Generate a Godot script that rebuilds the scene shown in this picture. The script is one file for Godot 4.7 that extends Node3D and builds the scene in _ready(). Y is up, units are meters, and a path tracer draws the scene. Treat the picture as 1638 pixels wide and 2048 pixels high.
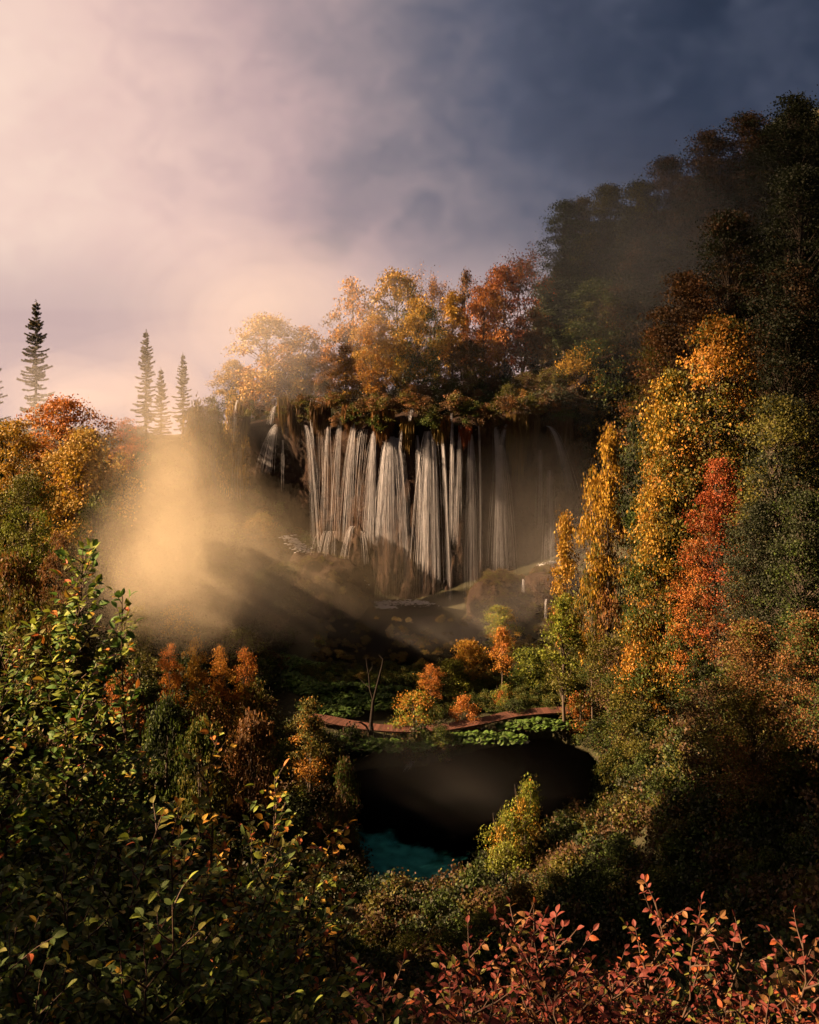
extends Node3D
# A travertine waterfall in an autumn valley, seen from the slope opposite, with morning mist lit from the left.
# World: metres, y up, camera at x = 0, z = 0 looking along -z; "d" is the distance into the valley (d = -z).

const F := 1991.0        # focal length of the photograph in its own pixels
const EYE := 47.0        # eye height above the plunge pool
const HORIZON := 620.0   # row of the horizon in the photograph

var rng := RandomNumberGenerator.new()
var taken := {}
var M := {}              # materials
var PAL := {}            # leaf pigments
var PROTO := {}          # tree prototypes
var noise := FastNoiseLite.new()
var rough := FastNoiseLite.new()

# ---------------------------------------------------------------- mesh building
class Mb:
	var v := PackedVector3Array()
	var n := PackedVector3Array()
	var c := PackedColorArray()
	func tri(a: Vector3, b: Vector3, d: Vector3, col: Color) -> void:
		var m := (d - a).cross(b - a).normalized()
		v.append(a); v.append(b); v.append(d)
		n.append(m); n.append(m); n.append(m)
		c.append(col); c.append(col); c.append(col)
	func quad(a: Vector3, b: Vector3, d: Vector3, e: Vector3, col: Color) -> void:
		tri(a, b, d, col)
		tri(a, d, e, col)
	func tube(pts: Array, radii: Array, sides: int, col: Color, cap := true) -> void:
		var rings := []
		var k := pts.size()
		for i in k:
			var along: Vector3 = (pts[mini(i + 1, k - 1)] - pts[maxi(i - 1, 0)]).normalized()
			var ref := Vector3.RIGHT if absf(along.x) < 0.8 else Vector3.UP
			var s := along.cross(ref).normalized()
			var t := along.cross(s)
			var ring := []
			var r: float = radii[i]
			for j in sides:
				var a := TAU * j / sides
				ring.append([pts[i] + (s * cos(a) + t * sin(a)) * r, s * cos(a) + t * sin(a)])
			rings.append(ring)
		for i in k - 1:
			for j in sides:
				var j2 := (j + 1) % sides
				for q in [[rings[i][j], rings[i + 1][j], rings[i + 1][j2]], [rings[i][j], rings[i + 1][j2], rings[i][j2]]]:
					for p in q:
						v.append(p[0]); n.append(p[1]); c.append(col)
		if cap:
			for j in sides:
				tri(pts[k - 1], rings[k - 1][(j + 1) % sides][0], rings[k - 1][j][0], col)
	func box(t: Transform3D, size: Vector3, col: Color) -> void:
		var h := size / 2
		var p := []
		for z in [-1, 1]:
			for y in [-1, 1]:
				for x in [-1, 1]:
					p.append(t * Vector3(x * h.x, y * h.y, z * h.z))
		for q in [[0, 1, 3, 2], [5, 4, 6, 7], [4, 0, 2, 6], [1, 5, 7, 3], [2, 3, 7, 6], [4, 5, 1, 0]]:
			quad(p[q[0]], p[q[1]], p[q[2]], p[q[3]], col)
	func arrays() -> Array:
		var a := []
		a.resize(Mesh.ARRAY_MAX)
		a[Mesh.ARRAY_VERTEX] = v
		a[Mesh.ARRAY_NORMAL] = n
		a[Mesh.ARRAY_COLOR] = c
		return a
	func put_in(m: ArrayMesh, mat: Material) -> void:
		if v.size():
			m.add_surface_from_arrays(Mesh.PRIMITIVE_TRIANGLES, arrays())
			m.surface_set_material(m.get_surface_count() - 1, mat)
	func mesh(mat: Material) -> ArrayMesh:
		var m := ArrayMesh.new()
		put_in(m, mat)
		return m

func numbered(called: String) -> String:
	var k: int = taken.get(called, 0)
	taken[called] = k + 1
	return called if k == 0 else "%s_%03d" % [called, k]

func ordinal(n: int) -> String:
	var ones := ["", "first", "second", "third", "fourth", "fifth", "sixth", "seventh", "eighth", "ninth", "tenth", "eleventh", "twelfth", "thirteenth", "fourteenth", "fifteenth", "sixteenth", "seventeenth", "eighteenth", "nineteenth"]
	if n < 20: return ones[n]
	var tens: String = ["", "", "twent", "thirt", "fort", "fift"][n / 10]
	return tens + ("ieth" if n % 10 == 0 else "y-" + ones[n % 10])

func tag(o: Node, label := "", category := "", group := "", kind := "") -> void:
	if label: o.set_meta("label", label)
	if category: o.set_meta("category", category)
	if group: o.set_meta("group", group)
	if kind: o.set_meta("kind", kind)

func part(called: String, m: Mesh, parent: Node) -> MeshInstance3D:
	var o := MeshInstance3D.new()
	o.mesh = m
	if parent == self:
		o.name = numbered(called)
		add_child(o)
	else:
		o.name = called
		parent.add_child(o, true)
	return o

func thing(called: String, at: Vector3, label: String, category: String, group := "") -> Node3D:
	var o := Node3D.new()
	o.name = numbered(called)
	add_child(o)
	o.position = at
	tag(o, label, category, group)
	return o

# a place in the valley: where the sight line through (u, v) of the photograph is d metres into the scene
func at(u: float, v: float, d: float) -> Vector3:
	return Vector3((u - 819.0) / F * d, EYE - (v - HORIZON) / F * d, -d)

func lin(r: float, g: float, b: float, a := 1.0) -> Color:
	var c := Color(r, g, b).linear_to_srgb()
	c.a = a
	return c

# ---------------------------------------------------------------- terrain
var CP := [
	[0, 0, 45.2], [-30, 0, 43], [30, 0, 46], [-80, 0, 46], [80, 0, 62], [0, -40, 54], [-100, -60, 58], [100, -60, 76], [0, -120, 70],
	[0, 8, 39.5], [0, 20, 29], [0, 40, 15], [0, 60, 4.5], [-4, 75, -0.6], [0, 81, -1.9], [-14, 20, 30], [16, 20, 31], [-16, 60, 7], [16, 60, 7],
	[-30, 30, 30], [-40, 60, 26], [-57, 62, 42], [-24, 80, 4], [-13, 88, -1.6], [-36, 92, 8], [-60, 80, 22], [-60, 115, 18], [-30, 112, 4], [-19, 104, 0.2], [-48, 145, 16],  # rise out of view on the far left is raised to block the sun
	[-11, 100, -1.9], [-18, 112, -0.6], [-16, 124, 0.2], [0, 126, -0.2], [9, 113, -1.7], [19, 118.5, -1.2], [0, 145, -1.1], [-12, 145, -0.2], [12, 143, -0.7], [0, 155, -1.0], [-14, 156, 3.5], [-20, 158, 9.0],
	[16, 155, 3.5], [24, 157, 8], [25, 135, 1.5], [25.5, 117, 0.6], [27, 104, 3], [10, 84, -1.7], [20, 88, 0],
	[24, 93, 8], [31, 92, 19], [26, 80, 16], [22, 68, 12.5], [38, 80, 31], [34, 55, 28], [60, 65, 48], [40, 122, 13], [60, 125, 38], [90, 125, 62], [37, 156, 17], [50, 178, 40], [70, 200, 56], [110, 220, 84], [100, 95, 76], [60, 25, 50], [150, 150, 105],
	[0, 186, 28.6], [-25, 190, 27.5], [20, 188, 30], [33, 190, 38], [0, 212, 28], [0, 245, 6], [-80, 190, 24], [-46, 184, 23], [-60, 240, 2], [45, 235, 40], [-130, 160, 26], [-130, 225, 4], [-110, 90, 34], [-100, 40, 40],
	[-220, 330, -50], [0, 330, -40], [90, 320, 50], [160, 300, 100], [-420, 460, -90], [-150, 480, -90], [60, 470, -30], [220, 420, 130], [420, 300, 170], [420, 0, 140], [-420, 100, 0], [-420, -200, 30], [420, -300, 150], [0, -300, 100],
]
var W := PackedFloat64Array()
var POND := [[-6.5, 108.2], [-7.9, 101.6], [-6.6, 93.9], [-3.6, 84.5], [1.3, 83.6], [6.3, 87.2], [13.3, 93.6], [20.6, 97], [22.8, 101.6], [20.5, 113], [15.4, 117], [8, 113.6], [1.7, 109.6], [-3, 109]]
var WALL := [[-75, 208], [-48, 194], [-33, 186], [-24, 179.5], [-16, 172], [-8, 166], [0, 163.8], [8, 163], [16, 164.2], [24, 167.5], [33, 174.5], [45, 188]]

func solve_terrain() -> void:
	var k := CP.size()
	var a := []
	for i in k:
		var row := PackedFloat64Array()
		row.resize(k + 1)
		for j in k:
			row[j] = Vector2(CP[i][0], CP[i][1]).distance_to(Vector2(CP[j][0], CP[j][1]))
		row[i] = 0.6
		row[k] = CP[i][2]
		a.append(row)
	for i in k:
		var best := i
		for j in range(i + 1, k):
			if absf(a[j][i]) > absf(a[best][i]): best = j
		var swap: PackedFloat64Array = a[i]
		a[i] = a[best]
		a[best] = swap
		var pr: PackedFloat64Array = a[i]
		for j in range(i + 1, k):
			var r: PackedFloat64Array = a[j]
			var f := r[i] / pr[i]
			if f != 0.0:
				for m in range(i, k + 1):
					r[m] -= f * pr[m]
				a[j] = r
	W.resize(k)
	for i in range(k - 1, -1, -1):
		var s: float = a[i][k]
		for j in range(i + 1, k):
			s -= a[i][j] * W[j]
		W[i] = s / a[i][i]

func raw_ground(x: float, d: float) -> float:
	var s := 0.0
	for i in W.size():
		var dx: float = x - CP[i][0]
		var dd: float = d - CP[i][1]
		s += W[i] * sqrt(dx * dx + dd * dd)
	return s

func wall_d(x: float) -> float:
	if x <= WALL[0][0]: return WALL[0][1]
	for i in WALL.size() - 1:
		if x <= WALL[i + 1][0]:
			var t: float = (x - WALL[i][0]) / (WALL[i + 1][0] - WALL[i][0])
			var p0: float = WALL[maxi(i - 1, 0)][1]
			var p3: float = WALL[mini(i + 2, WALL.size() - 1)][1]
			return cubic_interpolate(WALL[i][1], WALL[i + 1][1], p0, p3, t)
	return WALL[-1][1]

func pond_depth(x: float, d: float) -> float:   # signed distance to the pond's shore, positive inside
	var inside := false
	var best := 1e9
	var p := Vector2(x, d)
	for i in POND.size():
		var a := Vector2(POND[i][0], POND[i][1])
		var b := Vector2(POND[(i + 1) % POND.size()][0], POND[(i + 1) % POND.size()][1])
		best = minf(best, p.distance_to(Geometry2D.get_closest_point_to_segment(p, a, b)))
		if (a.y > d) != (b.y > d) and x < (b.x - a.x) * (d - a.y) / (b.y - a.y) + a.x:
			inside = not inside
	return best if inside else -best

func ground(x: float, d: float) -> float:
	var h := 0.0
	var side := smoothstep(-46.0, -38.0, x) * (1.0 - smoothstep(36.0, 44.0, x))
	if side > 0.0 and d > 120.0 and d < 240.0:
		var w := wall_d(x)
		var e := d
		if d < w + 1.5: e = 120.0 + (d - 120.0) * (159.0 - 120.0) / (w + 1.5 - 120.0)
		elif d < w + 4.0: e = 159.0 + (d - w - 1.5) * (187.0 - 159.0) / 2.5
		else: e = 187.0 + (d - w - 4.0) * (240.0 - 187.0) / (240.0 - w - 4.0)
		h = lerpf(raw_ground(x, d), raw_ground(x, e), side)
	else:
		h = raw_ground(x, d)
	h += noise.get_noise_2d(x * 3.0, d * 3.0) * 0.5 * clampf(d / 20.0, 0.0, 1.0)
	if x > -30 and x < 40 and d > 75 and d < 130:
		var pool := Vector2((x + 6.0) / 6.5, (d - 120.5) / 3.6).length()
		if pool < 1.2: h = lerpf(h, -1.9, 1.0 - smoothstep(0.8, 1.2, pool))
		var s := pond_depth(x, d)
		if s > -3.0:
			h = lerpf(h, -2.5, smoothstep(-3.0, -0.2, s))
			h -= smoothstep(-1.0, 3.0, s) * 2.2 + smoothstep(0.0, 9.0, s) * 1.4
	return h

func warp(t: float, inner: float, outer: float) -> float:   # even near the middle, wider cells further out
	return t * inner + signf(t) * pow(maxf(absf(t) - 0.5, 0.0) * 2.0, 3.0) * outer

func build_ground() -> void:
	var nx := 170
	var nd := 190
	var hs := []
	for j in nd + 1:
		var row := []
		var t := float(j) / nd
		var d := -20.0 + t * 300.0 + pow(maxf(t - 0.75, 0.0) * 4.0, 3.0) * 330.0 - pow(maxf(0.06 - t, 0.0) / 0.06, 2.0) * 100.0
		for i in nx + 1:
			var x := warp(float(i) / nx * 2.0 - 1.0, 150.0, 260.0)
			row.append(Vector3(x, ground(x, d), -d))
		hs.append(row)
	var st := SurfaceTool.new()
	st.begin(Mesh.PRIMITIVE_TRIANGLES)
	for row in hs:
		for p in row:
			st.add_vertex(p)
	for j in nd:
		for i in nx:
			var a := j * (nx + 1) + i
			for k in [a, a + nx + 1, a + 1, a + 1, a + nx + 1, a + nx + 2]:
				st.add_index(k)
	st.generate_normals()
	st.set_material(M.soil)
	var o := part("ground", st.commit(), self)
	tag(o, "leaf-strewn valley floor and slopes under the trees", "", "", "structure")

# ---------------------------------------------------------------- materials
func noise_tex(freq: float, ramp: Array, seed_: int, size := 512, octaves := 5) -> NoiseTexture2D:
	var f := FastNoiseLite.new()
	f.seed = seed_
	f.frequency = freq
	f.fractal_octaves = octaves
	var t := NoiseTexture2D.new()
	t.width = size
	t.height = size
	t.seamless = true
	t.noise = f
	if ramp.size():
		var g := Gradient.new()
		g.offsets = PackedFloat32Array(ramp.map(func(r): return r[0]))
		g.colors = PackedColorArray(ramp.map(func(r): return r[1]))
		t.color_ramp = g
	return t

func plain(c: Color, roughness := 0.8, vertex := false) -> StandardMaterial3D:
	var m := StandardMaterial3D.new()
	m.albedo_color = c
	m.roughness = roughness
	m.metallic_specular = 0.3
	m.vertex_color_use_as_albedo = vertex
	return m

func leaf_mat(c: Color, through := 0.55) -> StandardMaterial3D:
	var m := plain(c, 0.62, true)
	m.backlight_enabled = true
	m.backlight = lin(through, through, through * 0.85)
	m.cull_mode = BaseMaterial3D.CULL_DISABLED
	return m

func build_materials() -> void:
	var soil := plain(Color.WHITE, 0.95)
	soil.albedo_texture = noise_tex(0.03, [[0.0, lin(0.008, 0.007, 0.004)], [0.45, lin(0.02, 0.018, 0.008)], [0.6, lin(0.018, 0.024, 0.008)], [0.8, lin(0.04, 0.027, 0.012)], [1.0, lin(0.05, 0.04, 0.018)]], 3)
	soil.uv1_triplanar = true
	soil.uv1_world_triplanar = true
	soil.uv1_scale = Vector3.ONE * 0.12
	M.soil = soil
	var rock := plain(Color.WHITE, 0.85)
	rock.albedo_texture = noise_tex(0.02, [[0.0, lin(0.007, 0.005, 0.0045)], [0.4, lin(0.017, 0.011, 0.009)], [0.6, lin(0.027, 0.016, 0.011)], [0.8, lin(0.016, 0.014, 0.008)], [1.0, lin(0.038, 0.021, 0.014)]], 8)
	rock.uv1_triplanar = true
	rock.uv1_world_triplanar = true
	rock.uv1_scale = Vector3(0.16, 0.05, 0.16)
	rock.normal_enabled = true
	rock.normal_texture = noise_tex(0.05, [], 9)
	rock.normal_texture.as_normal_map = true
	rock.normal_texture.bump_strength = 12.0
	rock.metallic_specular = 0.15
	M.rock = rock
	M.bark = plain(lin(0.07, 0.055, 0.042), 0.9, true)
	M.dead = plain(lin(0.012, 0.009, 0.007), 0.95, true)
	M.stem = plain(lin(0.05, 0.03, 0.02), 0.7, true)
	M.wood = plain(lin(0.07, 0.03, 0.021), 0.7, true)
	M.beam = plain(lin(0.06, 0.035, 0.025), 0.8, true)
	var fall := plain(lin(0.42, 0.43, 0.48), 0.35)
	fall.backlight_enabled = true
	fall.backlight = lin(0.8, 0.8, 0.8)
	M.fall = fall
	M.foam = plain(lin(0.45, 0.46, 0.48), 0.6)
	var water := StandardMaterial3D.new()
	water.albedo_color = lin(0.013, 0.022, 0.018, 0.3)
	water.transparency = BaseMaterial3D.TRANSPARENCY_ALPHA
	water.roughness = 0.06
	water.metallic_specular = 0.5
	water.normal_enabled = true
	water.normal_texture = noise_tex(0.02, [], 12)
	water.normal_texture.as_normal_map = true
	water.normal_texture.bump_strength = 0.6
	water.normal_scale = 0.06
	water.uv1_triplanar = true
	water.uv1_world_triplanar = true
	water.uv1_scale = Vector3.ONE * 0.15
	M.water = water
	var shallow: StandardMaterial3D = water.duplicate()
	shallow.albedo_color = lin(0.06, 0.06, 0.04, 0.5)
	shallow.roughness = 0.18
	M.shallow = shallow
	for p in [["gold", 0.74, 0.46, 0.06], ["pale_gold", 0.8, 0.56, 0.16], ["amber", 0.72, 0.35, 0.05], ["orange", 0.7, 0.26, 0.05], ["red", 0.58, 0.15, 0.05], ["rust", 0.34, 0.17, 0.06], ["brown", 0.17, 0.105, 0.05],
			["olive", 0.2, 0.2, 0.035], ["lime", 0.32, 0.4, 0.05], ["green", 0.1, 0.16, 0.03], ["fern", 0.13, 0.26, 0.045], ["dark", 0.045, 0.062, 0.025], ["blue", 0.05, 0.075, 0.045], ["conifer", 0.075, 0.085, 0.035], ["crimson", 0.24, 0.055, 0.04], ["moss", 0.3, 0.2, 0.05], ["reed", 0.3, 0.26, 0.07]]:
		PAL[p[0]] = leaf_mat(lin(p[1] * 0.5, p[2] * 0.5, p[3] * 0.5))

# ---------------------------------------------------------------- foliage
var QT := []   # random leaf shapes: [four corners, normal]

func build_leaf_templates() -> void:
	for i in 128:
		var nrm := Vector3(rng.randfn(), rng.randfn() + 0.5, rng.randfn()).normalized()
		var a := nrm.cross(Vector3(rng.randfn(), rng.randfn(), rng.randfn())).normalized()
		var b := nrm.cross(a)
		var l := rng.randf_range(0.75, 1.25) * 0.5
		var w := l * rng.randf_range(0.5, 0.8)
		var bend := nrm * -0.18 * l
		QT.append([-a * l + bend, b * w, a * l + bend, -b * w, nrm])

func leaf(m: Mb, p: Vector3, s: float, col: Color) -> void:
	var q: Array = QT[rng.randi() & 127]
	var a: Vector3 = p + q[0] * s
	var b: Vector3 = p + q[1] * s
	var d: Vector3 = p + q[2] * s
	var e: Vector3 = p + q[3] * s
	var nn: Vector3 = q[4]
	m.v.append_array([a, b, d, a, d, e])
	m.n.append_array([nn, nn, nn, nn, nn, nn])
	m.c.append_array([col, col, col, col, col, col])

func shade_of_leaf() -> Color:
	var k := rng.randf_range(0.42, 1.0)
	return Color(k * rng.randf_range(0.88, 1.0), k * rng.randf_range(0.78, 1.0), k * rng.randf_range(0.6, 1.0))

func limb(m: Mb, a: Vector3, b: Vector3, r0: float, r1: float, sag: float, sides := 4) -> void:
	var pts := []
	var rad := []
	for i in 5:
		var t := i / 4.0
		pts.append(a.lerp(b, t) + Vector3(0, sag * 4.0 * t * (1.0 - t), 0) + Vector3(rng.randfn(), rng.randfn(), rng.randfn()) * a.distance_to(b) * 0.025)
		rad.append(lerpf(r0, r1, t))
	m.tube(pts, rad, sides, Color.WHITE.darkened(rng.randf() * 0.3), false)

# envelope radius (0..1) at crown height t (0..1)
func envelope(shape: String, t: float) -> float:
	match shape:
		"round": return sqrt(maxf(0.0, 1.0 - pow((t - 0.45) / 0.58, 2.0)))
		"tall": return pow(clampf(t / 0.3, 0.0, 1.0), 0.5) * pow(clampf((1.03 - t) / 0.6, 0.0, 1.0), 0.6)
		"slender": return pow(clampf(t / 0.3, 0.0, 1.0), 0.5) * pow(clampf((1.04 - t) / 0.74, 0.0, 1.0), 0.8)
		"dome": return sqrt(maxf(0.0, 1.0 - t * t))
	return 1.0

# a broadleaf tree: trunk with limbs, crown of leaf clumps in two pigments
func make_broadleaf(key: String, h: float, w: float, base: float, shape: String, clumps: int, per: int, size: float, clump_r: float, flat: float, second: float, stems := 1) -> void:
	var wood := Mb.new()
	var la := Mb.new()
	var lb := Mb.new()
	var tr := h * 0.013 + 0.05
	var bends := []
	var nodes := []
	for s in stems:
		var lean := Vector3(rng.randfn(), 0, rng.randfn()) * w * (0.03 if stems == 1 else 0.16)
		var spine := []
		var rad := []
		for i in 9:
			var t := i / 8.0
			spine.append(Vector3(0, h * 0.93 * t, 0) + lean * t + Vector3(rng.randfn(), 0, rng.randfn()) * w * 0.012 * sqrt(t))
			rad.append(lerpf(tr, tr * 0.18, pow(t, 0.8)))
		wood.tube(spine, rad, 6, Color(0.9, 0.9, 0.9), true)
		nodes.append(spine)
	for k in clumps:
		var t := rng.randf()
		if shape != "dome": t = pow(t, 0.85)
		var ang := rng.randf() * TAU
		var lobes := 0.8 + 0.28 * sin(ang * 3.0 + t * 7.0 + h) + 0.1 * rng.randfn()
		var er := envelope(shape, t) * w * 0.5 * clampf(lobes, 0.45, 1.15)
		var rr := er * pow(rng.randf(), 0.38)
		var cy := h * lerpf(base, 0.99, t)
		var centre := Vector3(cos(ang) * rr, cy, sin(ang) * rr)
		var spine: Array = nodes[rng.randi() % stems]
		var f := clampf(cy / (h * 0.93) - 0.12 - 0.25 * rr / maxf(w, 0.1), 0.03, 0.97) * 8.0
		var root: Vector3 = spine[int(f)].lerp(spine[mini(int(f) + 1, 8)], f - int(f))
		if rr > 0.12 * w or rng.randf() < 0.3:
			limb(wood, root, centre, tr * 0.28 * (1.0 - 0.5 * t), tr * 0.06, rr * 0.08, 3)
		var cr := clump_r * rng.randf_range(0.65, 1.3)
		var out := Vector3(cos(ang), -0.35, sin(ang))
		var is_b := noise.get_noise_3dv(centre * 6.0 + Vector3(h * 13.0, 0, 0)) + 0.12 * rng.randfn() > second
		for i in per:
			var q := Vector3(rng.randfn(), rng.randfn() * flat, rng.randfn()) * cr * 0.55 + out * rng.randf_range(-0.5, 0.9) * cr
			var use_b := is_b if rng.randf() > 0.1 else not is_b
			leaf(lb if use_b else la, centre + q, size * rng.randf_range(0.7, 1.25), shade_of_leaf())
	PROTO[key] = finish_tree(wood, la, lb, h, w)

func finish_tree(wood: Mb, la: Mb, lb: Mb, h: float, w: float) -> Dictionary:
	if lb.v.is_empty(): leaf(lb, Vector3(0, h * 0.6, 0), 0.1, Color.WHITE)
	if la.v.is_empty(): leaf(la, Vector3(0, h * 0.6, 0), 0.1, Color.WHITE)
	var crown := ArrayMesh.new()
	la.put_in(crown, PAL.green)
	lb.put_in(crown, PAL.gold)
	return {"wood": wood.mesh(M.bark), "crown": crown, "h": h, "w": w}

func make_spruce(key: String, h: float, w: float, gap: float) -> void:
	var wood := Mb.new()
	var la := Mb.new()
	var lb := Mb.new()
	wood.tube([Vector3.ZERO, Vector3(0.05, h * 0.5, 0), Vector3(0, h, 0)], [h * 0.012 + 0.05, h * 0.008, 0.02], 6, Color(0.9, 0.9, 0.9))
	var y := h * 0.1
	while y < h * 0.97:
		var t := y / h
		var reach := w * 0.5 * pow(1.0 - t, 0.82) * rng.randf_range(0.7, 1.1)
		var kk := 5 if t < 0.8 else 4
		for b in kk:
			var ang := TAU * (b + rng.randf() * 0.9) / kk + y * 3.0
			var rch := reach * rng.randf_range(0.45, 1.15) + 0.08
			if rng.randf() < gap: continue
			var dir := Vector3(cos(ang), 0, sin(ang))
			var side := Vector3(-sin(ang), 0, cos(ang))
			var droop := lerpf(-0.5, 0.5, t)
			var y0 := y + rng.randf_range(-0.25, 0.25)
			limb(wood, Vector3(0, y0, 0), dir * rch + Vector3(0, y0 + droop * rch * 0.7, 0), 0.05 * (1.0 - t) + 0.012, 0.008, -0.05 * rch, 3)
			var steps := int(rch / 0.17) + 2
			for i in steps:
				var s := float(i + 1) / steps
				var p := dir * rch * s + Vector3(0, y0 + droop * rch * 0.7 * s - 0.22 * rch * s * (1.0 - s) + 0.1 * rch * s * s, 0)
				var wide := 0.1 + 0.2 * rch * sin(PI * clampf(s * 0.8 + 0.1, 0, 1))
				for q in 8:
					var o := side * rng.randf_range(-wide, wide)
					var tw := (dir * rng.randf_range(0.1, 0.6) + o + Vector3(0, rng.randf_range(-0.5, 0.05), 0)).normalized() * rng.randf_range(0.2, 0.4)
					var nn := tw.cross(Vector3(rng.randfn(), 1.2, rng.randfn())).normalized() * 0.07
					var c := p + o * 0.7
					var m := lb if rng.randf() < 0.15 else la
					m.quad(c - nn, c + tw * 0.5 - nn * 1.5, c + tw, c + tw * 0.4 + nn * 1.5, shade_of_leaf())
		y += lerpf(0.72, 0.3, t) * rng.randf_range(0.6, 1.4)
	for i in 40:
		var p := Vector3(0, h * rng.randf_range(0.93, 1.0), 0)
		leaf(la, p + Vector3(rng.randfn(), 0, rng.randfn()) * 0.06, 0.2, shade_of_leaf())
	PROTO[key] = finish_tree(wood, la, lb, h, w)

# a bare-ish tree: much branching, few leaves
func branch_out(wood: Mb, la: Mb, lb: Mb, a: Vector3, dir: Vector3, length: float, r: float, depth: int, leaves: int, size: float) -> void:
	var b := a + dir * length
	var midp := a.lerp(b, 0.5) + Vector3(rng.randfn(), rng.randfn(), rng.randfn()) * length * 0.06
	wood.tube([a, midp, b], [r, r * 0.8, r * 0.6], 5 if depth > 2 else 3, Color.WHITE.darkened(rng.randf() * 0.25), depth == 0)
	if depth <= 1:
		for i in leaves:
			leaf(la if rng.randf() < 0.6 else lb, a.lerp(b, rng.randf_range(0.3, 1.1)) + Vector3(rng.randfn(), rng.randfn(), rng.randfn()) * length * 0.3, size * rng.randf_range(0.7, 1.2), shade_of_leaf())
	if depth == 0: return
	var k := 3 if depth > 1 else 4
	for i in k:
		var nd := (dir + Vector3(rng.randfn(), rng.randfn() * 0.5 + 0.25, rng.randfn()) * 0.42).normalized()
		branch_out(wood, la, lb, midp.lerp(b, rng.randf_range(0.2, 1.0)), nd, length * rng.randf_range(0.62, 0.82), r * 0.58, depth - 1, leaves, size)

func make_twiggy(key: String, h: float, w: float, leaves: int) -> void:
	var wood := Mb.new()
	var la := Mb.new()
	var lb := Mb.new()
	for s in 2:
		branch_out(wood, la, lb, Vector3(s * 0.3, 0, 0), Vector3(rng.randfn() * 0.15, 1, rng.randfn() * 0.15).normalized(), h * 0.34, 0.16, 5, leaves, 0.24)
	PROTO[key] = finish_tree(wood, la, lb, h, w)

func build_prototypes() -> void:
	make_broadleaf("round", 14, 10, 0.2, "round", 110, 110, 0.3, 1.0, 0.6, 0.1)
	make_broadleaf("round_b", 13, 11, 0.16, "round", 130, 95, 0.28, 0.95, 0.55, 0.0)
	make_broadleaf("open", 13, 9, 0.3, "round", 60, 85, 0.3, 0.95, 0.55, 0.15)
	make_broadleaf("tall", 24, 11, 0.06, "tall", 330, 95, 0.25, 1.15, 0.36, 0.08)
	make_broadleaf("tall_b", 22, 10, 0.1, "tall", 260, 100, 0.25, 1.1, 0.42, 0.02)
	make_broadleaf("slender", 14, 4.6, 0.32, "slender", 70, 85, 0.24, 0.7, 0.6, 0.1)
	make_broadleaf("slender_b", 12, 4.2, 0.42, "slender", 46, 80, 0.24, 0.7, 0.55, 0.0)
	make_broadleaf("bush", 4, 5.4, 0.03, "dome", 60, 95, 0.2, 0.62, 0.6, 0.08, 4)
	make_broadleaf("bush_b", 4.4, 4.8, 0.05, "dome", 55, 85, 0.18, 0.55, 0.7, 0.0, 5)
	make_broadleaf("low", 1.5, 2.8, 0.03, "dome", 26, 60, 0.16, 0.36, 0.6, 0.05, 4)
	make_spruce("spruce", 22, 8.6, 0.12)
	make_spruce("spruce_b", 18, 6.6, 0.06)
	make_twiggy("twiggy", 16, 12, 5)

# put a tree whose top shows at row v_top and whose half width is w pixels in the photograph, about d metres in, where the ground lets it keep its natural build
func plant(key: String, u: float, v_top: float, d0: float, w: float, pa: String, pb: String, called: String, label: String, category := "tree", group := "") -> Node3D:
	var pr: Dictionary = PROTO[key]
	var d := d0
	var best := 1e9
	if d0 < 0.0: d = -d0
	for i in (41 if d0 > 0.0 else 0):
		var e := d0 * lerpf(0.72, 1.24, i / 40.0)
		var tp := at(u, v_top, e)
		if pond_depth(tp.x, e) > -0.5: continue
		var hh := tp.y - ground(tp.x, e)
		if hh < 0.8: continue
		var cost: float = absf(log(hh / (pr.h * w / F * e * 2.0 / pr.w))) + 1.2 * absf(log(e / d0))
		if cost < best:
			best = cost
			d = e
	var top := at(u, v_top, d)
	var gy := ground(top.x, d) - 0.15
	var h := maxf(top.y - gy, 0.8)
	var o := thing(called, Vector3(top.x, gy, -d), label, category, group)
	var sw: float = w / F * d * 2.0 / pr.w
	o.scale = Vector3(sw, h / pr.h, sw)
	o.rotation.y = rng.randf() * TAU
	part("trunk" if category == "tree" else "stem", pr.wood, o)
	var crown := part("crown" if category == "tree" else "foliage", pr.crown, o)
	crown.set_surface_override_material(0, PAL[pa])
	crown.set_surface_override_material(1, PAL[pb])
	return o

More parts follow.
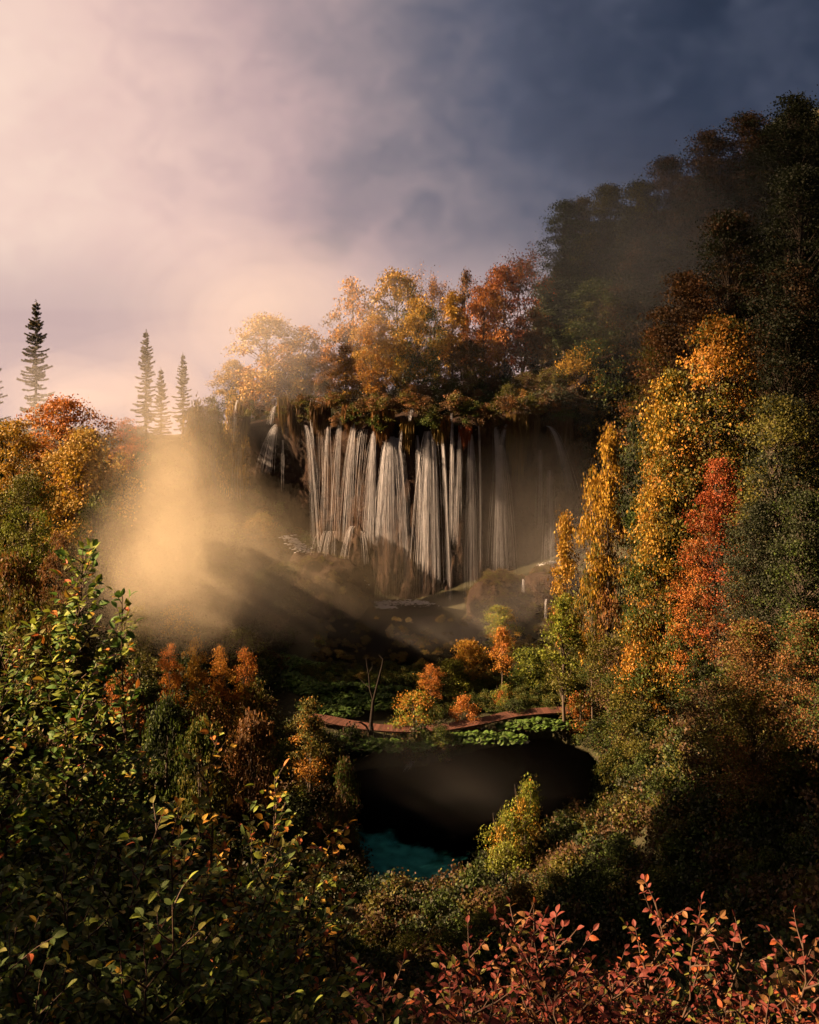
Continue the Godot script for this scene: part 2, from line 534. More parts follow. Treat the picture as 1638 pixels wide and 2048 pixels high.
# ---------------------------------------------------------------- cliff and water
func build_cliff() -> void:
	var st := SurfaceTool.new()
	st.begin(Mesh.PRIMITIVE_TRIANGLES)
	var cols := 400
	var rows := 110
	for j in rows + 1:
		var t := float(j) / rows * 1.12
		for i in cols + 1:
			var x := lerpf(-58.0, 42.0, float(i) / cols)
			var w := wall_d(x)
			var low := ground(x, w - 3.0) - 1.5
			var top := ground(x, w + 6.0) + 0.2
			var y := lerpf(low, top, minf(t, 1.0))
			var o := 2.4 * pow(1.0 - minf(t, 1.0), 2.0) - 1.6 * sin(PI * clampf(t, 0.0, 1.0)) + 1.7 * smoothstep(0.62, 0.95, t)
			if t > 0.97: o -= (t - 0.97) * 45.0
			var fl := rough.get_noise_3d(x * 5.0, y * 0.9, 7.0) * 1.5 + rough.get_noise_3d(x * 16.0, y * 5.0, 3.0) * 0.8 + rough.get_noise_3d(x * 55.0, y * 16.0, 5.0) * 0.45
			fl *= 1.0 if t < 0.95 else 0.4
			st.add_vertex(Vector3(x + rough.get_noise_2d(y * 6.0, x * 3.0) * 0.5, y + rough.get_noise_2d(x * 8.0, 50.0) * 0.7 * clampf(t, 0, 1), -(w - o - fl)))
	for j in rows:
		for i in cols:
			var a := j * (cols + 1) + i
			for k in [a, a + cols + 1, a + 1, a + 1, a + cols + 1, a + cols + 2]:
				st.add_index(k)
	st.generate_normals()
	st.set_material(M.rock)
	var o := part("tufa_cliff", st.commit(), self)
	tag(o, "tall brown travertine cliff the waterfall pours over", "cliff")

# a boulder-like mound of rock
func mound(called: String, c: Vector3, r: Vector3, label: String, mat: Material, seed_: float) -> void:
	var st := SurfaceTool.new()
	st.begin(Mesh.PRIMITIVE_TRIANGLES)
	var nu := 72
	var nv := 30
	for j in nv + 1:
		for i in nu + 1:
			var th := TAU * (i % nu) / nu
			var ph := lerpf(0.0, PI * 0.62, float(j) / nv)
			var dir := Vector3(sin(ph) * cos(th), cos(ph), sin(ph) * sin(th))
			var k := 1.0 + 0.32 * rough.get_noise_3dv(dir * 34.0 + Vector3(seed_, 0, 0)) + 0.14 * rough.get_noise_3dv(dir * 120.0 + Vector3(seed_, 9, 0))
			st.add_vertex(dir * r * k)
	for j in nv:
		for i in nu:
			var a := j * (nu + 1) + i
			for k in [a, a + 1, a + nu + 1, a + 1, a + nu + 2, a + nu + 1]:
				st.add_index(k)
	st.generate_normals()
	st.set_material(mat)
	var o := part(called, st.commit(), self)
	o.position = c
	tag(o, label, "rock")

func stream(label: String, u0: float, v0: float, u1: float, v1: float, w0: float, w1: float, count: int, called := "waterfall_stream", out := 2.4, dd := 0.0) -> void:
	var d0 := wall_d((u0 - 819.0) / F * 166.0) - 2.3
	if dd > 0.0: d0 = dd
	var d1 := d0 - out
	var a := at(u0, v0, d0)
	var b := at(u1, v1, d1)
	var m := Mb.new()
	var px := d0 / F
	for k in int(count * 0.75):
		var q := clampf(rng.randfn() * 0.45, -1.0, 1.0) * (1.0 if rng.randf() < 0.75 else 1.5)
		var z := rng.randfn() * 0.25
		var t0 := 0.0 if rng.randf() < 0.6 else rng.randf_range(0.0, 0.35)
		var t1 := 1.0 if rng.randf() < 0.6 else rng.randf_range(0.55, 1.0)
		var drop := rng.randf_range(0.92, 1.05)
		var ph := rng.randf() * TAU
		var pts := []
		var rad := []
		var r := rng.randf_range(0.004, 0.012)
		for i in 15:
			var t := lerpf(t0, t1, i / 14.0)
			var half := lerpf(w0, w1, pow(t, 1.25)) * 0.5 * px
			pts.append(Vector3(lerpf(a.x, b.x, t) + q * half + 0.04 * sin(ph + t * 9.0), lerpf(a.y, b.y, t * t * drop if t * t * drop < 1.0 else 1.0), lerpf(a.z, b.z, t) + z * (0.3 + t)))
			rad.append(r * (1.25 - 0.55 * t) * (0.3 if i == 0 or i == 14 else 1.0))
		m.tube(pts, rad, 3, Color.WHITE, false)
	var o := part(called, m.mesh(M.fall), self)
	tag(o, label, "waterfall", "streams of the waterfall")

func foam(label: String, line: Array, y: float, wide: float, count: int) -> void:
	var m := Mb.new()
	for k in count:
		var f := rng.randf() * (line.size() - 1.001)
		var i := int(f)
		var p: Vector3 = line[i].lerp(line[i + 1], f - i)
		p += Vector3(rng.randfn() * wide * 0.5, 0, rng.randfn() * wide * 0.55)
		p.y += y + rng.randf_range(-0.05, 0.08)
		var r := rng.randf_range(0.05, 0.2)
		var hgt := r * rng.randf_range(0.2, 0.55)
		var long := rng.randf_range(1.0, 2.6)
		var ring := []
		var turn := rng.randf() * TAU
		for j in 7:
			var a := TAU * j / 7
			ring.append(p + Vector3(cos(a + turn) * r * long * rng.randf_range(0.7, 1.2), -0.05, sin(a + turn) * r * rng.randf_range(0.6, 1.1)))
		for j in 7:
			m.tri(p + Vector3(0, hgt, 0), ring[j], ring[(j + 1) % 7], Color.WHITE)
	var o := part("foam", m.mesh(M.foam), self)
	tag(o, label, "", "", "stuff")

func water_sheet(called: String, poly: Array, y: float, mat: Material, label: String) -> void:
	var pts := PackedVector2Array()
	for p in poly: pts.append(Vector2(p[0], p[1]))
	var idx := Geometry2D.triangulate_polygon(pts)
	var st := SurfaceTool.new()
	st.begin(Mesh.PRIMITIVE_TRIANGLES)
	for k in range(0, idx.size(), 3):
		var a := pts[idx[k]]
		var b := pts[idx[k + 1]]
		var c := pts[idx[k + 2]]
		if (b - a).cross(c - a) < 0:
			var s := b
			b = c
			c = s
		for p in [a, b, c]:
			st.set_normal(Vector3.UP)
			st.add_vertex(Vector3(p.x, y, -p.y))
	st.set_material(mat)
	tag(part(called, st.commit(), self), label, "", "", "structure")

func build_water() -> void:
	var big := []
	for i in POND.size():
		var c := Vector2(7, 100)
		var p := Vector2(POND[i][0], POND[i][1])
		p += (p - c).normalized() * 1.0
		big.append([p.x, p.y])
	water_sheet("pond_water", big, -3.0, M.water, "dark still pond with a teal patch near its shore")
	water_sheet("plunge_pool_water", [[-22, 160], [-17, 137], [-6, 131.5], [12, 132], [24, 139], [26, 166], [0, 168], [-16, 170]], 0.0, M.shallow, "misty shallow pool at the foot of the waterfall")
	water_sheet("side_pool_water", [[-13.5, 121], [-9.5, 117], [-3, 116.6], [1, 118.5], [0.5, 122.4], [-6, 124.4], [-11.6, 123.6]], -1.1, M.water, "small dark pool behind the boardwalk")
	# the pond bed: dark silt, and a teal patch that paints in the reflected sky
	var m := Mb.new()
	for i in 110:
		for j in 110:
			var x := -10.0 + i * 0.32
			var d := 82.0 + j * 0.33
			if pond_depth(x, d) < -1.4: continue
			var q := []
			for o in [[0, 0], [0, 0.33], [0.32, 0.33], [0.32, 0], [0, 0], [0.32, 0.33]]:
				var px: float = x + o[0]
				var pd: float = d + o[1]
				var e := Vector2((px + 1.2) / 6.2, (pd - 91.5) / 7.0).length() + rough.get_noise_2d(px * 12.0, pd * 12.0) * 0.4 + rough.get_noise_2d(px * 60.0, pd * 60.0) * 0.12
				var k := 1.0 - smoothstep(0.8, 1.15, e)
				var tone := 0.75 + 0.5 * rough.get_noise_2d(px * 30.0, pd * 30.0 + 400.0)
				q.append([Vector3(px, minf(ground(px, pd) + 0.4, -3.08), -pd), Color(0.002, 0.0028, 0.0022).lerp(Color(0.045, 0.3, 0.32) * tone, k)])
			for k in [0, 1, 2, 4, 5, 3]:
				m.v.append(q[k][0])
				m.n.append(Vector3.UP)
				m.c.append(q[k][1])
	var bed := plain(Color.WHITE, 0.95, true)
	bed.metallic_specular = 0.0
	tag(part("pond_bed", m.mesh(bed), self), "dark silt pond bed with a teal patch painted for the reflected sky", "", "", "structure")
	# streams of the fall, left to right
	var S := [
		["thin pale stream at the far left end of the cliff beside golden trees", 475, 800, 466, 890, 4, 14, 40],
		["pale column of water low behind the mist at the far left", 478, 895, 474, 1003, 14, 26, 60],
		["short upper stream left of the golden brink shrubs", 551, 812, 541, 850, 3, 14, 36],
		["slanting stream falling to the left beside the mossy corner", 556, 848, 530, 950, 5, 34, 90],
		["faint thread of water right of the slanting stream", 566, 880, 566, 985, 3, 8, 14],
		["faint upper thread above the first long stream", 621, 800, 622, 880, 3, 6, 9],
		["first long stream, leaning to the right down the dark cliff", 610, 850, 634, 1120, 6, 30, 42],
		["narrow twin of the first long stream with a higher start", 620, 842, 626, 900, 4, 12, 14],
		["faint thread between the first long stream and the next", 641, 862, 640, 1000, 5, 12, 7],
		["thin straight stream third along the main cliff", 657, 852, 650, 1065, 5, 22, 30],
		["arching stream with a tip starting high among rusty shrubs", 686, 826, 664, 1080, 4, 26, 33],
		["broad veil arching to the left from a ledge", 713, 840, 686, 1120, 6, 34, 48],
		["straight right edge of the broad veil", 726, 858, 708, 1040, 14, 24, 30],
		["stream just left of the biggest fan of water", 750, 862, 736, 1180, 4, 44, 100],
		["biggest fan of water at the middle of the cliff", 784, 873, 786, 1196, 10, 74, 240],
		["left edge of the biggest fan, bowing outwards", 776, 878, 752, 1190, 10, 26, 80],
		["right edge of the biggest fan, bowing outwards", 793, 876, 814, 1192, 10, 24, 90],
		["small feeder jet above the right edge of the biggest fan", 807, 850, 800, 895, 3, 8, 30],
		["tiny bright spout below the golden brink shrub", 826, 816, 820, 842, 8, 8, 40],
		["faint veil between the biggest fan and the sunlit column", 834, 870, 840, 1090, 5, 16, 30],
		["sunlit thick column of water right of the biggest fan", 858, 862, 850, 1196, 10, 46, 170],
		["thin strands along the right side of the sunlit column", 866, 868, 872, 1190, 10, 26, 70],
		["single bowing jet with a bright sunlit curve", 878, 838, 899, 1200, 4, 14, 70],
		["thin high stream starting above the bowing jet", 903, 826, 905, 1080, 4, 16, 44],
		["faint stream leaning left from the red moss", 923, 850, 912, 1090, 4, 14, 26],
		["faint short thread beside the red moss", 921, 872, 920, 1040, 3, 10, 12],
		["orange lit stream below the hanging red moss", 941, 868, 944, 1198, 6, 34, 110],
		["thread of water right of the orange lit stream", 957, 850, 962, 1140, 3, 10, 20],
		["left arm of the crossing streams", 988, 848, 1006, 1140, 4, 30, 136],
		["right arm of the crossing streams", 1016, 846, 1000, 905, 4, 16, 68],
		["wide lower veil below the crossing streams", 1000, 890, 1002, 1146, 8, 44, 187],
		["faint arching jet at the shaded right end of the cliff", 1094, 852, 1140, 985, 6, 30, 64],
		["dim thread of water in the shaded right corner", 1099, 940, 1098, 1128, 8, 26, 54],
		["dim wide veil at the shaded right corner", 1080, 900, 1078, 1060, 8, 24, 35],
	]
	for s in S:
		stream(s[0], s[1], s[2], s[3], s[4], s[5], s[6], s[7])
	stream("white splash fanning over the low rock under the broad veil", 660, 1062, 648, 1135, 26, 44, 50, "rock_cascade", 1.2, 156.6)
	stream("left leg of water round the dark pointed rock", 706, 1052, 684, 1145, 9, 18, 26, "rock_cascade", 1.4, 157.5)
	stream("right leg of water round the dark pointed rock", 724, 1062, 732, 1130, 9, 18, 20, "rock_cascade", 1.4, 157.5)
	stream("tiny cascade on the brown mound below the crossing streams", 1046, 1158, 1046, 1186, 4, 8, 16, "rock_cascade", 0.6, 150.0)
	stream("narrow cascade beside the dark stump by the slender golden tree", 1092, 1198, 1090, 1238, 3, 7, 18, "rock_cascade", 0.6, 146.0)
	stream("small spill from the green bank into the near pond", 828, 1522, 810, 1541, 8, 16, 46, "rock_cascade", 0.8, 109.6)
	var fl := []
	for p in [[572, 1072, 160], [606, 1100, 159], [640, 1134, 158], [690, 1150, 157.5], [725, 1170, 157]]:
		fl.append(at(p[0], p[1], p[2]))
	foam("white foam running down beside the left rock mound", fl, 0.0, 1.3, 700)
	foam("white foam where the main streams meet the pool", [Vector3(-6.5, 0, -161), Vector3(-4, 0, -159.5), Vector3(2, 0, -160), Vector3(6, 0, -160), Vector3(11, 0, -161)], 0.0, 1.5, 900)
	foam("bright splash under the biggest fan of water", [Vector3(-5.0, 0, -157.5), Vector3(-2.6, 0, -157.2)], 0.05, 0.7, 160)
	foam("foam in the shaded right corner below the cliff", [at(1080, 1130, 158), at(1120, 1124, 160), at(1150, 1130, 160), at(1180, 1132, 159)], 0.1, 1.0, 260)
	foam("small streak of foam on the dark pond by the boardwalk", [Vector3(11.9, -3, -115.6), Vector3(13.8, -3, -115.2)], 0.02, 0.45, 70)

# hanging moss and roots below the brink
func moss_curtain(u: float, v0: float, v1: float, w: float, pal: String, label: String) -> void:
	var d := wall_d((u - 819.0) / F * 166.0) - 3.0
	var m := Mb.new()
	var a := at(u, v0, d)
	var px := d / F
	var l := (v1 - v0) * px
	var half := w * px * 0.5
	for k in int(60 + half * l * 42):
		var q := rng.randf_range(-1, 1)
		var len_ := l * rng.randf_range(0.25, 1.0) * (1.0 - 0.55 * q * q)
		var p := a + Vector3(q * half, rng.randf_range(-0.3, 0.4) - rng.randf() * 0.3 * l, rng.randfn() * 0.4 - 0.2)
		var s := rng.randf_range(0.05, 0.14)
		var turn := rng.randf() * TAU
		var sd := Vector3(cos(turn), 0, sin(turn)) * s
		var col := shade_of_leaf()
		var sway := Vector3(rng.randfn() * 0.1, 0, rng.randfn() * 0.1)
		m.quad(p - sd, p + sway - Vector3(0, len_ * 0.5, 0) - sd * 0.8, p + sway * 1.4 - Vector3(0, len_, 0), p + sway - Vector3(0, len_ * 0.5, 0) + sd, col)
	var o := part("moss_curtain", m.mesh(PAL[pal]), self)
	tag(o, label, "moss", "moss hanging from the brink")

# ---------------------------------------------------------------- boardwalk, dead tree
func build_boardwalk() -> void:
	var y := -0.55
	var c := Curve3D.new()
	for p in [[610, 1432], [650, 1437], [700, 1447], [760, 1455], [860, 1457], [960, 1442], [1030, 1427], [1110, 1420], [1150, 1421]]:
		c.add_point(at(p[0], p[1], (EYE - y) * F / (p[1] - HORIZON)))
	for i in range(1, c.point_count - 1):
		var tg := (c.get_point_position(i + 1) - c.get_point_position(i - 1)) / 6.0
		c.set_point_in(i, -tg)
		c.set_point_out(i, tg)
	var o := thing("boardwalk", c.get_point_position(4) * Vector3(1, 0, 1) + Vector3(0, y, 0), "curved red-brown plank boardwalk between the pools", "boardwalk")
	var len_ := c.get_baked_length()
	var planks := []
	for k in 4:
		var pm := Mb.new()
		pm.box(Transform3D(), Vector3(0.205 - 0.006 * k, 0.05, 1.72 + 0.03 * k), Color.WHITE.darkened(0.14 * k))
		planks.append(pm.mesh(M.wood))
	var s := 0.0
	while s < len_:
		var p := c.sample_baked(s)
		var f := (c.sample_baked(minf(s + 0.2, len_)) - c.sample_baked(maxf(s - 0.2, 0.0))).normalized()
		var pl := part("plank", planks[rng.randi() % 4], o)
		pl.position = p - o.position + Vector3(0, rng.randf_range(-0.008, 0.008), 0)
		pl.rotation.y = atan2(-f.z, f.x) + rng.randfn() * 0.01
		s += 0.225
	for side in [-0.7, 0.7]:
		var bm := Mb.new()
		s = 0.0
		while s < len_ - 2.0:
			var p := c.sample_baked(s)
			var p2 := c.sample_baked(s + 2.05)
			var f := (p2 - p).normalized()
			var r: Vector3 = Vector3(-f.z, 0, f.x) * side
			var t := Transform3D(Basis(Vector3.UP, atan2(-f.z, f.x)), (p + p2) / 2 + r - o.position + Vector3(0, -0.125, 0))
			bm.box(t, Vector3(p.distance_to(p2), 0.17, 0.1), Color.WHITE)
			s += 2.0
		part("beam", bm.mesh(M.beam), o)
	s = 0.5
	while s < len_:
		for side in [-0.6, 0.6]:
			var p := c.sample_baked(s)
			var f := (c.sample_baked(minf(s + 0.2, len_)) - c.sample_baked(maxf(s - 0.2, 0.0))).normalized()
			var q: Vector3 = p + Vector3(-f.z, 0, f.x) * side
			var g := minf(ground(q.x, -q.z) - 0.3, y - 0.6)
			var pm := Mb.new()
			pm.tube([Vector3(0, g - y, 0), Vector3(0, -0.03, 0)], [0.07, 0.07], 6, Color.WHITE)
			var post := part("post", pm.mesh(M.beam), o)
			post.position = Vector3(q.x, y, q.z) - o.position
		s += 2.4

func build_dead_tree() -> void:
	var b := at(752, 1512, 112.0)
	b.y = ground(b.x, 112.0) - 0.2
	var o := thing("dead_tree", b, "bare black dead tree forking beside the boardwalk", "tree")
	var m := Mb.new()
	var grow_limb := func(into: Mb, list: Array, r0: float, r1: float) -> void:
		var pts := []
		var rad := []
		for i in list.size():
			pts.append(at(list[i][0], list[i][1], 112.0 + (list[i][2] if list[i].size() > 2 else 0.0)) - b)
			rad.append(1.25 * lerpf(r0, r1, float(i) / (list.size() - 1)))
		into.tube(pts, rad, 6, Color.WHITE)
	grow_limb.call(m, [[752, 1530], [746, 1480], [742, 1450], [745, 1420], [747, 1398]], 0.26, 0.16)
	part("trunk", m.mesh(M.dead), o)
	m = Mb.new()
	grow_limb.call(m, [[747, 1400], [740, 1378], [738, 1350], [734, 1330], [732, 1316]], 0.12, 0.035)
	part("limb", m.mesh(M.dead), o)
	m = Mb.new()
	grow_limb.call(m, [[747, 1402], [752, 1380, -0.4], [759, 1352, -0.6], [764, 1332, -0.7], [766, 1318, -0.6], [758, 1310, -0.4]], 0.13, 0.035)
	part("limb", m.mesh(M.dead), o)
	m = Mb.new()
	grow_limb.call(m, [[740, 1376], [728, 1366, 0.5], [716, 1354, 0.8]], 0.05, 0.015)
	part("branch", m.mesh(M.dead), o)
	m = Mb.new()
	grow_limb.call(m, [[738, 1345], [744, 1336, -0.3], [745, 1326, -0.4]], 0.04, 0.012)
	part("branch", m.mesh(M.dead), o)
	m = Mb.new()
	grow_limb.call(m, [[741, 1470], [732, 1452, -0.5], [722, 1445, -0.7], [710, 1446, -0.9], [704, 1462, -1.0], [700, 1485, -1.0]], 0.1, 0.04)
	part("branch", m.mesh(M.dead), o)

# ---------------------------------------------------------------- foreground plants with single leaves
var LEAF := []   # leaf meshes of unit length along -z... base at the origin

func build_leaf_meshes() -> void:
	for k in 4:
		var m := Mb.new()
		var curl: float = [0.18, 0.35, 0.05, 0.5][k]
		var fold: float = [0.25, 0.15, 0.35, 0.3][k]
		var wide: float = [0.3, 0.27, 0.25, 0.29][k]
		var prof := [0.0, 0.75, 1.0, 0.72, 0.0]
		var mid := []
		var lf := []
		var rt := []
		for i in 5:
			var t := i / 4.0
			var c := Vector3(0, -curl * t * t, t)
			mid.append(c)
			var hw: float = wide * prof[i]
			lf.append(c + Vector3(-hw, fold * hw, 0))
			rt.append(c + Vector3(hw, fold * hw, 0))
		var col := Color(0.85, 0.85, 0.85)
		for i in 4:
			for e in [[lf, 1], [rt, -1]]:
				var w: Array = e[0]
				if i > 0: m.tri(mid[i], mid[i + 1], w[i], col) if e[1] < 0 else m.tri(mid[i], w[i], mid[i + 1], col)
				if i < 3: m.tri(w[i] if i > 0 else mid[i], mid[i + 1], w[i + 1], col) if e[1] < 0 else m.tri(w[i] if i > 0 else mid[i], w[i + 1], mid[i + 1], col)
		LEAF.append(m)

func leaf_basis(dir: Vector3) -> Basis:
	var z := dir.normalized()
	var up := (Vector3.UP + Vector3(rng.randfn(), rng.randfn(), rng.randfn()) * 0.45).normalized()
	var x := up.cross(z).normalized()
	var y := z.cross(x)
	return Basis(x, y, z)

# stems and leaf places of a sapling or shrub: {"stem": Mb, "leaves": [Transform3D]}
func grow(h: float, spread: float, stems: int, twigs: int, leaf_len: float, gap: float, first: float, upright: float) -> Dictionary:
	var wood := Mb.new()
	var leaves := []
	for s in stems:
		var way := TAU * (s + rng.randf() * 0.7) / stems
		var lean := Vector3(cos(way), 0, sin(way)) * spread * (0.05 if stems == 1 else rng.randf_range(0.16, 0.34))
		var spine := []
		var rad := []
		for i in 13:
			var t := i / 12.0
			spine.append(Vector3(0, h * t * (1.0 if s == 0 else 0.95 - 0.05 * (s % 5)), 0) + lean * pow(t, 1.3) + Vector3(rng.randfn(), 0, rng.randfn()) * 0.012 * h * sqrt(t))
			rad.append(lerpf(0.0055 * h + 0.004, 0.004, pow(t, 0.8)))
		wood.tube(spine, rad, 5, Color.WHITE)
		for k in twigs:
			var t := lerpf(first, 0.99, (k + rng.randf()) / twigs)
			var f := t * 12.0
			var root: Vector3 = spine[int(f)].lerp(spine[mini(int(f) + 1, 12)], f - int(f))
			var ang := k * 2.4 + rng.randfn() * 0.4
			var reach := spread * 0.5 * pow(1.0 - t, 0.7) * rng.randf_range(0.6, 1.15) + 0.12
			var dir := Vector3(cos(ang), upright, sin(ang)).normalized()
			var pts := [root]
			var rr := [0.006 + 0.004 * reach]
			var p := root
			var steps := int(reach / 0.12) + 2
			for i in steps:
				dir = (dir + Vector3(rng.randfn() * 0.12, 0.04 + rng.randfn() * 0.1, rng.randfn() * 0.12)).normalized()
				p += dir * reach / steps
				pts.append(p)
				rr.append(lerpf(0.006 + 0.004 * reach, 0.0022, float(i + 1) / steps))
			wood.tube(pts, rr, 3, Color.WHITE.darkened(rng.randf() * 0.2), false)
			var run := 0.25 * reach
			var sd := 1.0
			while run <= reach:
				var g := run / reach * steps
				var q: Vector3 = pts[int(g)].lerp(pts[mini(int(g) + 1, steps)], g - int(g))
				var side := dir.cross(Vector3.UP).normalized() * sd
				sd = -sd
				var ld := dir * 0.55 + side * rng.randf_range(0.4, 1.0) + Vector3(rng.randfn() * 0.25, rng.randf_range(-0.5, 0.3), rng.randfn() * 0.25)
				leaves.append(Transform3D(leaf_basis(ld) * (leaf_len * rng.randf_range(0.6, 1.2)), q))
				if rng.randf() < 0.75:
					ld = dir * 0.55 - side * rng.randf_range(0.4, 1.0) + Vector3(rng.randfn() * 0.25, rng.randf_range(-0.5, 0.3), rng.randfn() * 0.25)
					leaves.append(Transform3D(leaf_basis(ld) * (leaf_len * rng.randf_range(0.6, 1.2)), q))
				run += gap * rng.randf_range(0.6, 1.4)
			leaves.append(Transform3D(leaf_basis(dir + Vector3(0, -0.1, 0)) * leaf_len, p))
		for i in 22:
			var f := lerpf(7.0, 11.99, i / 21.0)
			var q: Vector3 = spine[int(f)].lerp(spine[int(f) + 1], f - int(f))
			leaves.append(Transform3D(leaf_basis(Vector3(rng.randfn(), 0.5, rng.randfn())) * leaf_len * 0.9, q))
		leaves.append(Transform3D(leaf_basis(Vector3(0.2, 1, 0.2)) * leaf_len * 0.8, spine[12]))
	return {"stem": wood, "leaves": leaves}

var leaf_cache := {}

func leafy(called: String, label: String, group: String, u: float, v_top: float, d: float, spread: float, stems: int, twigs: int, leaf_len: float, gap: float, first: float, upright: float, mix: Array, singles := 300, bark := "stem") -> void:
	var top := at(u, v_top, d)
	var gy := ground(top.x, d) - 0.1
	var h := top.y - gy
	var o := thing(called, Vector3(top.x, gy, -d), label, "shrub" if stems > 1 else "sapling", group)
	o.rotation.y = rng.randf() * TAU
	var g := grow(h, spread, stems, twigs, leaf_len, gap, first, upright)
	part("stem", g.stem.mesh(M[bark]), o)
	var list: Array = g.leaves
	# the leaves that show largest stand alone: those highest up
	list.sort_custom(func(a, b): return a.origin.y > b.origin.y)
	var rest := Mb.new()
	for i in list.size():
		var r := rng.randf()
		var pal := ""
		for e in mix:
			pal = e[0]
			r -= e[1]
			if r <= 0.0: break
		var t: Transform3D = list[i]
		var kind := rng.randi() % 4
		if i < singles:
			var key := "%s%d" % [pal, kind]
			if not leaf_cache.has(key):
				leaf_cache[key] = LEAF[kind].mesh(PAL[pal])
			var lf := part("leaf", leaf_cache[key], o)
			lf.transform = t
		else:
			var c: Color = PAL[pal].albedo_color.srgb_to_linear() * rng.randf_range(0.6, 1.0)
			var src: Mb = LEAF[kind]
			rest.v.append_array(t * src.v)
			var nb := t.basis.orthonormalized()
			rest.n.append_array(Transform3D(nb, Vector3.ZERO) * src.n)
			var cols := PackedColorArray()
			cols.resize(src.v.size())
			cols.fill(c)
			rest.c.append_array(cols)
	if rest.v.size():
		var fo := part("foliage", rest.mesh(M.leafy), o)
		fo.set_meta("kind", "stuff")

# tufts of upright blades
func tuft(called: String, label: String, group: String, u: float, v: float, d: float, wide: float, tall: float, count: int, pal: String) -> void:
	var b := at(u, v, d)
	b.y = ground(b.x, d) - 0.05
	var m := Mb.new()
	for k in count:
		var p := Vector3(rng.randfn() * wide * 0.4, 0, rng.randfn() * wide * 0.3)
		p.y = ground(b.x + p.x, d - p.z) - b.y - 0.08
		var hgt := tall * rng.randf_range(0.45, 1.1)
		var lean := Vector3(rng.randfn(), 0, rng.randfn()) * hgt * 0.22
		var turn := rng.randf() * TAU
		var s := Vector3(cos(turn), 0, sin(turn)) * 0.035
		var midp := p + lean * 0.4 + Vector3(0, hgt * 0.6, 0)
		m.quad(p - s, midp - s, p + lean + Vector3(0, hgt, 0), midp + s, shade_of_leaf())
	var o := part(called, m.mesh(PAL[pal]), self)
	o.position = b
	tag(o, label, "grass", group)

# low plants with broad round leaves
func butterbur(u: float, v: float, d: float, wide: float, deep: float, count: int, label: String) -> void:
	var b := at(u, v, d)
	b.y = ground(b.x, d) - 0.05
	var m := Mb.new()
	var st := Mb.new()
	for k in count:
		var p := Vector3(rng.randf_range(-1, 1), 0, rng.randf_range(-1, 1))
		if p.length() > 1.05: continue
		var hump := 0.35 + 0.9 * (1.0 - p.length_squared()) * (0.6 + 0.5 * noise.get_noise_2d((b.x + p.x * wide) * 9.0, d * 9.0 + p.z * 20.0))
		p = Vector3(p.x * wide, 0, p.z * deep)
		p.y = maxf(ground(b.x + p.x, d - p.z), -1.4) - b.y
		var c := p + Vector3(0, maxf(hump, 0.15) * rng.randf_range(0.55, 1.0), 0)
		var r := rng.randf_range(0.16, 0.36)
		var nrm := Vector3(rng.randfn() * 0.45, 1, rng.randfn() * 0.45).normalized()
		var s := nrm.cross(Vector3(rng.randfn(), 0, rng.randfn())).normalized()
		var t := nrm.cross(s)
		var col := shade_of_leaf()
		var ring := []
		for j in 7:
			var a := TAU * j / 7
			ring.append(c + (s * cos(a) + t * sin(a)) * r * rng.randf_range(0.85, 1.1) - nrm * 0.06)
		for j in 7:
			m.tri(c, ring[j], ring[(j + 1) % 7], col)
		st.tri(p + s * 0.02, p - s * 0.02, c, Color.WHITE)
	var o := thing("butterbur_patch", b, label, "plant", "broad-leaved plants by the pools")
	part("foliage", m.mesh(PAL.fern), o)
	part("stem", st.mesh(M.stem), o)

# ---------------------------------------------------------------- stuff
func scatter(called: String, label: String, key: String, spots: Array, pa: String, pb: String, lo: float, hi: float) -> void:
	var mm := MultiMesh.new()
	mm.transform_format = MultiMesh.TRANSFORM_3D
	var mesh: ArrayMesh = PROTO[key].crown.duplicate()
	mesh.surface_set_material(0, PAL[pa])
	mesh.surface_set_material(1, PAL[pb])
	mm.mesh = mesh
	mm.instance_count = spots.size()
	for i in spots.size():
		var s := rng.randf_range(lo, hi)
		mm.set_instance_transform(i, Transform3D(Basis(Vector3.UP, rng.randf() * TAU).scaled(Vector3(s, s * rng.randf_range(0.8, 1.2), s)), spots[i]))
	var o := MultiMeshInstance3D.new()
	o.multimesh = mm
	o.name = numbered(called)
	add_child(o)
	tag(o, label, "", "", "stuff")

func shell_weight(k: int, n: int) -> float:
	var s := lerpf(1.0, 0.14, float(k) / maxf(n - 1, 1))
	return s * exp(-s * s / 0.3)

# mist: each bank is a nest of faint ellipsoids, thinnest at the outside, so that it has no edge
# bank: [u, v, d, half width, half height (pixels of the photograph), half depth (m), shells, optical depth, drift of the core in u, in v]
func mist(label: String, banks: Array, albedo: Color, called := "mist") -> void:
	var o := Node3D.new()
	o.name = numbered(called)
	add_child(o)
	tag(o, label, "", "", "stuff")
	for b in banks:
		var n: int = b[6]
		var px: float = b[2] / F
		var sum := 0.0
		for k in n: sum += shell_weight(k, n)
		for k in n:
			var t := float(k) / maxf(n - 1, 1)
			var s := lerpf(1.0, 0.14, t)
			var f := FogVolume.new()
			f.name = "puff"
			f.shape = RenderingServer.FOG_VOLUME_SHAPE_ELLIPSOID
			f.size = Vector3(b[3] * px * s * rng.randf_range(0.88, 1.12), b[4] * px * s * rng.randf_range(0.88, 1.12), b[5] * lerpf(1.0, 0.5, t)) * 2.0
			var m := FogMaterial.new()
			m.albedo = albedo
			m.density = b[7] * shell_weight(k, n) / sum / f.size.z
			f.material = m
			o.add_child(f, true)
			f.position = at(b[0] + b[8] * t + rng.randfn() * b[3] * 0.045, b[1] + b[9] * t + rng.randfn() * b[4] * 0.045, b[2] + rng.randfn() * 1.5)
			f.rotation_degrees = Vector3(0, rng.randf_range(-20, 20), rng.randf_range(-22, 22))

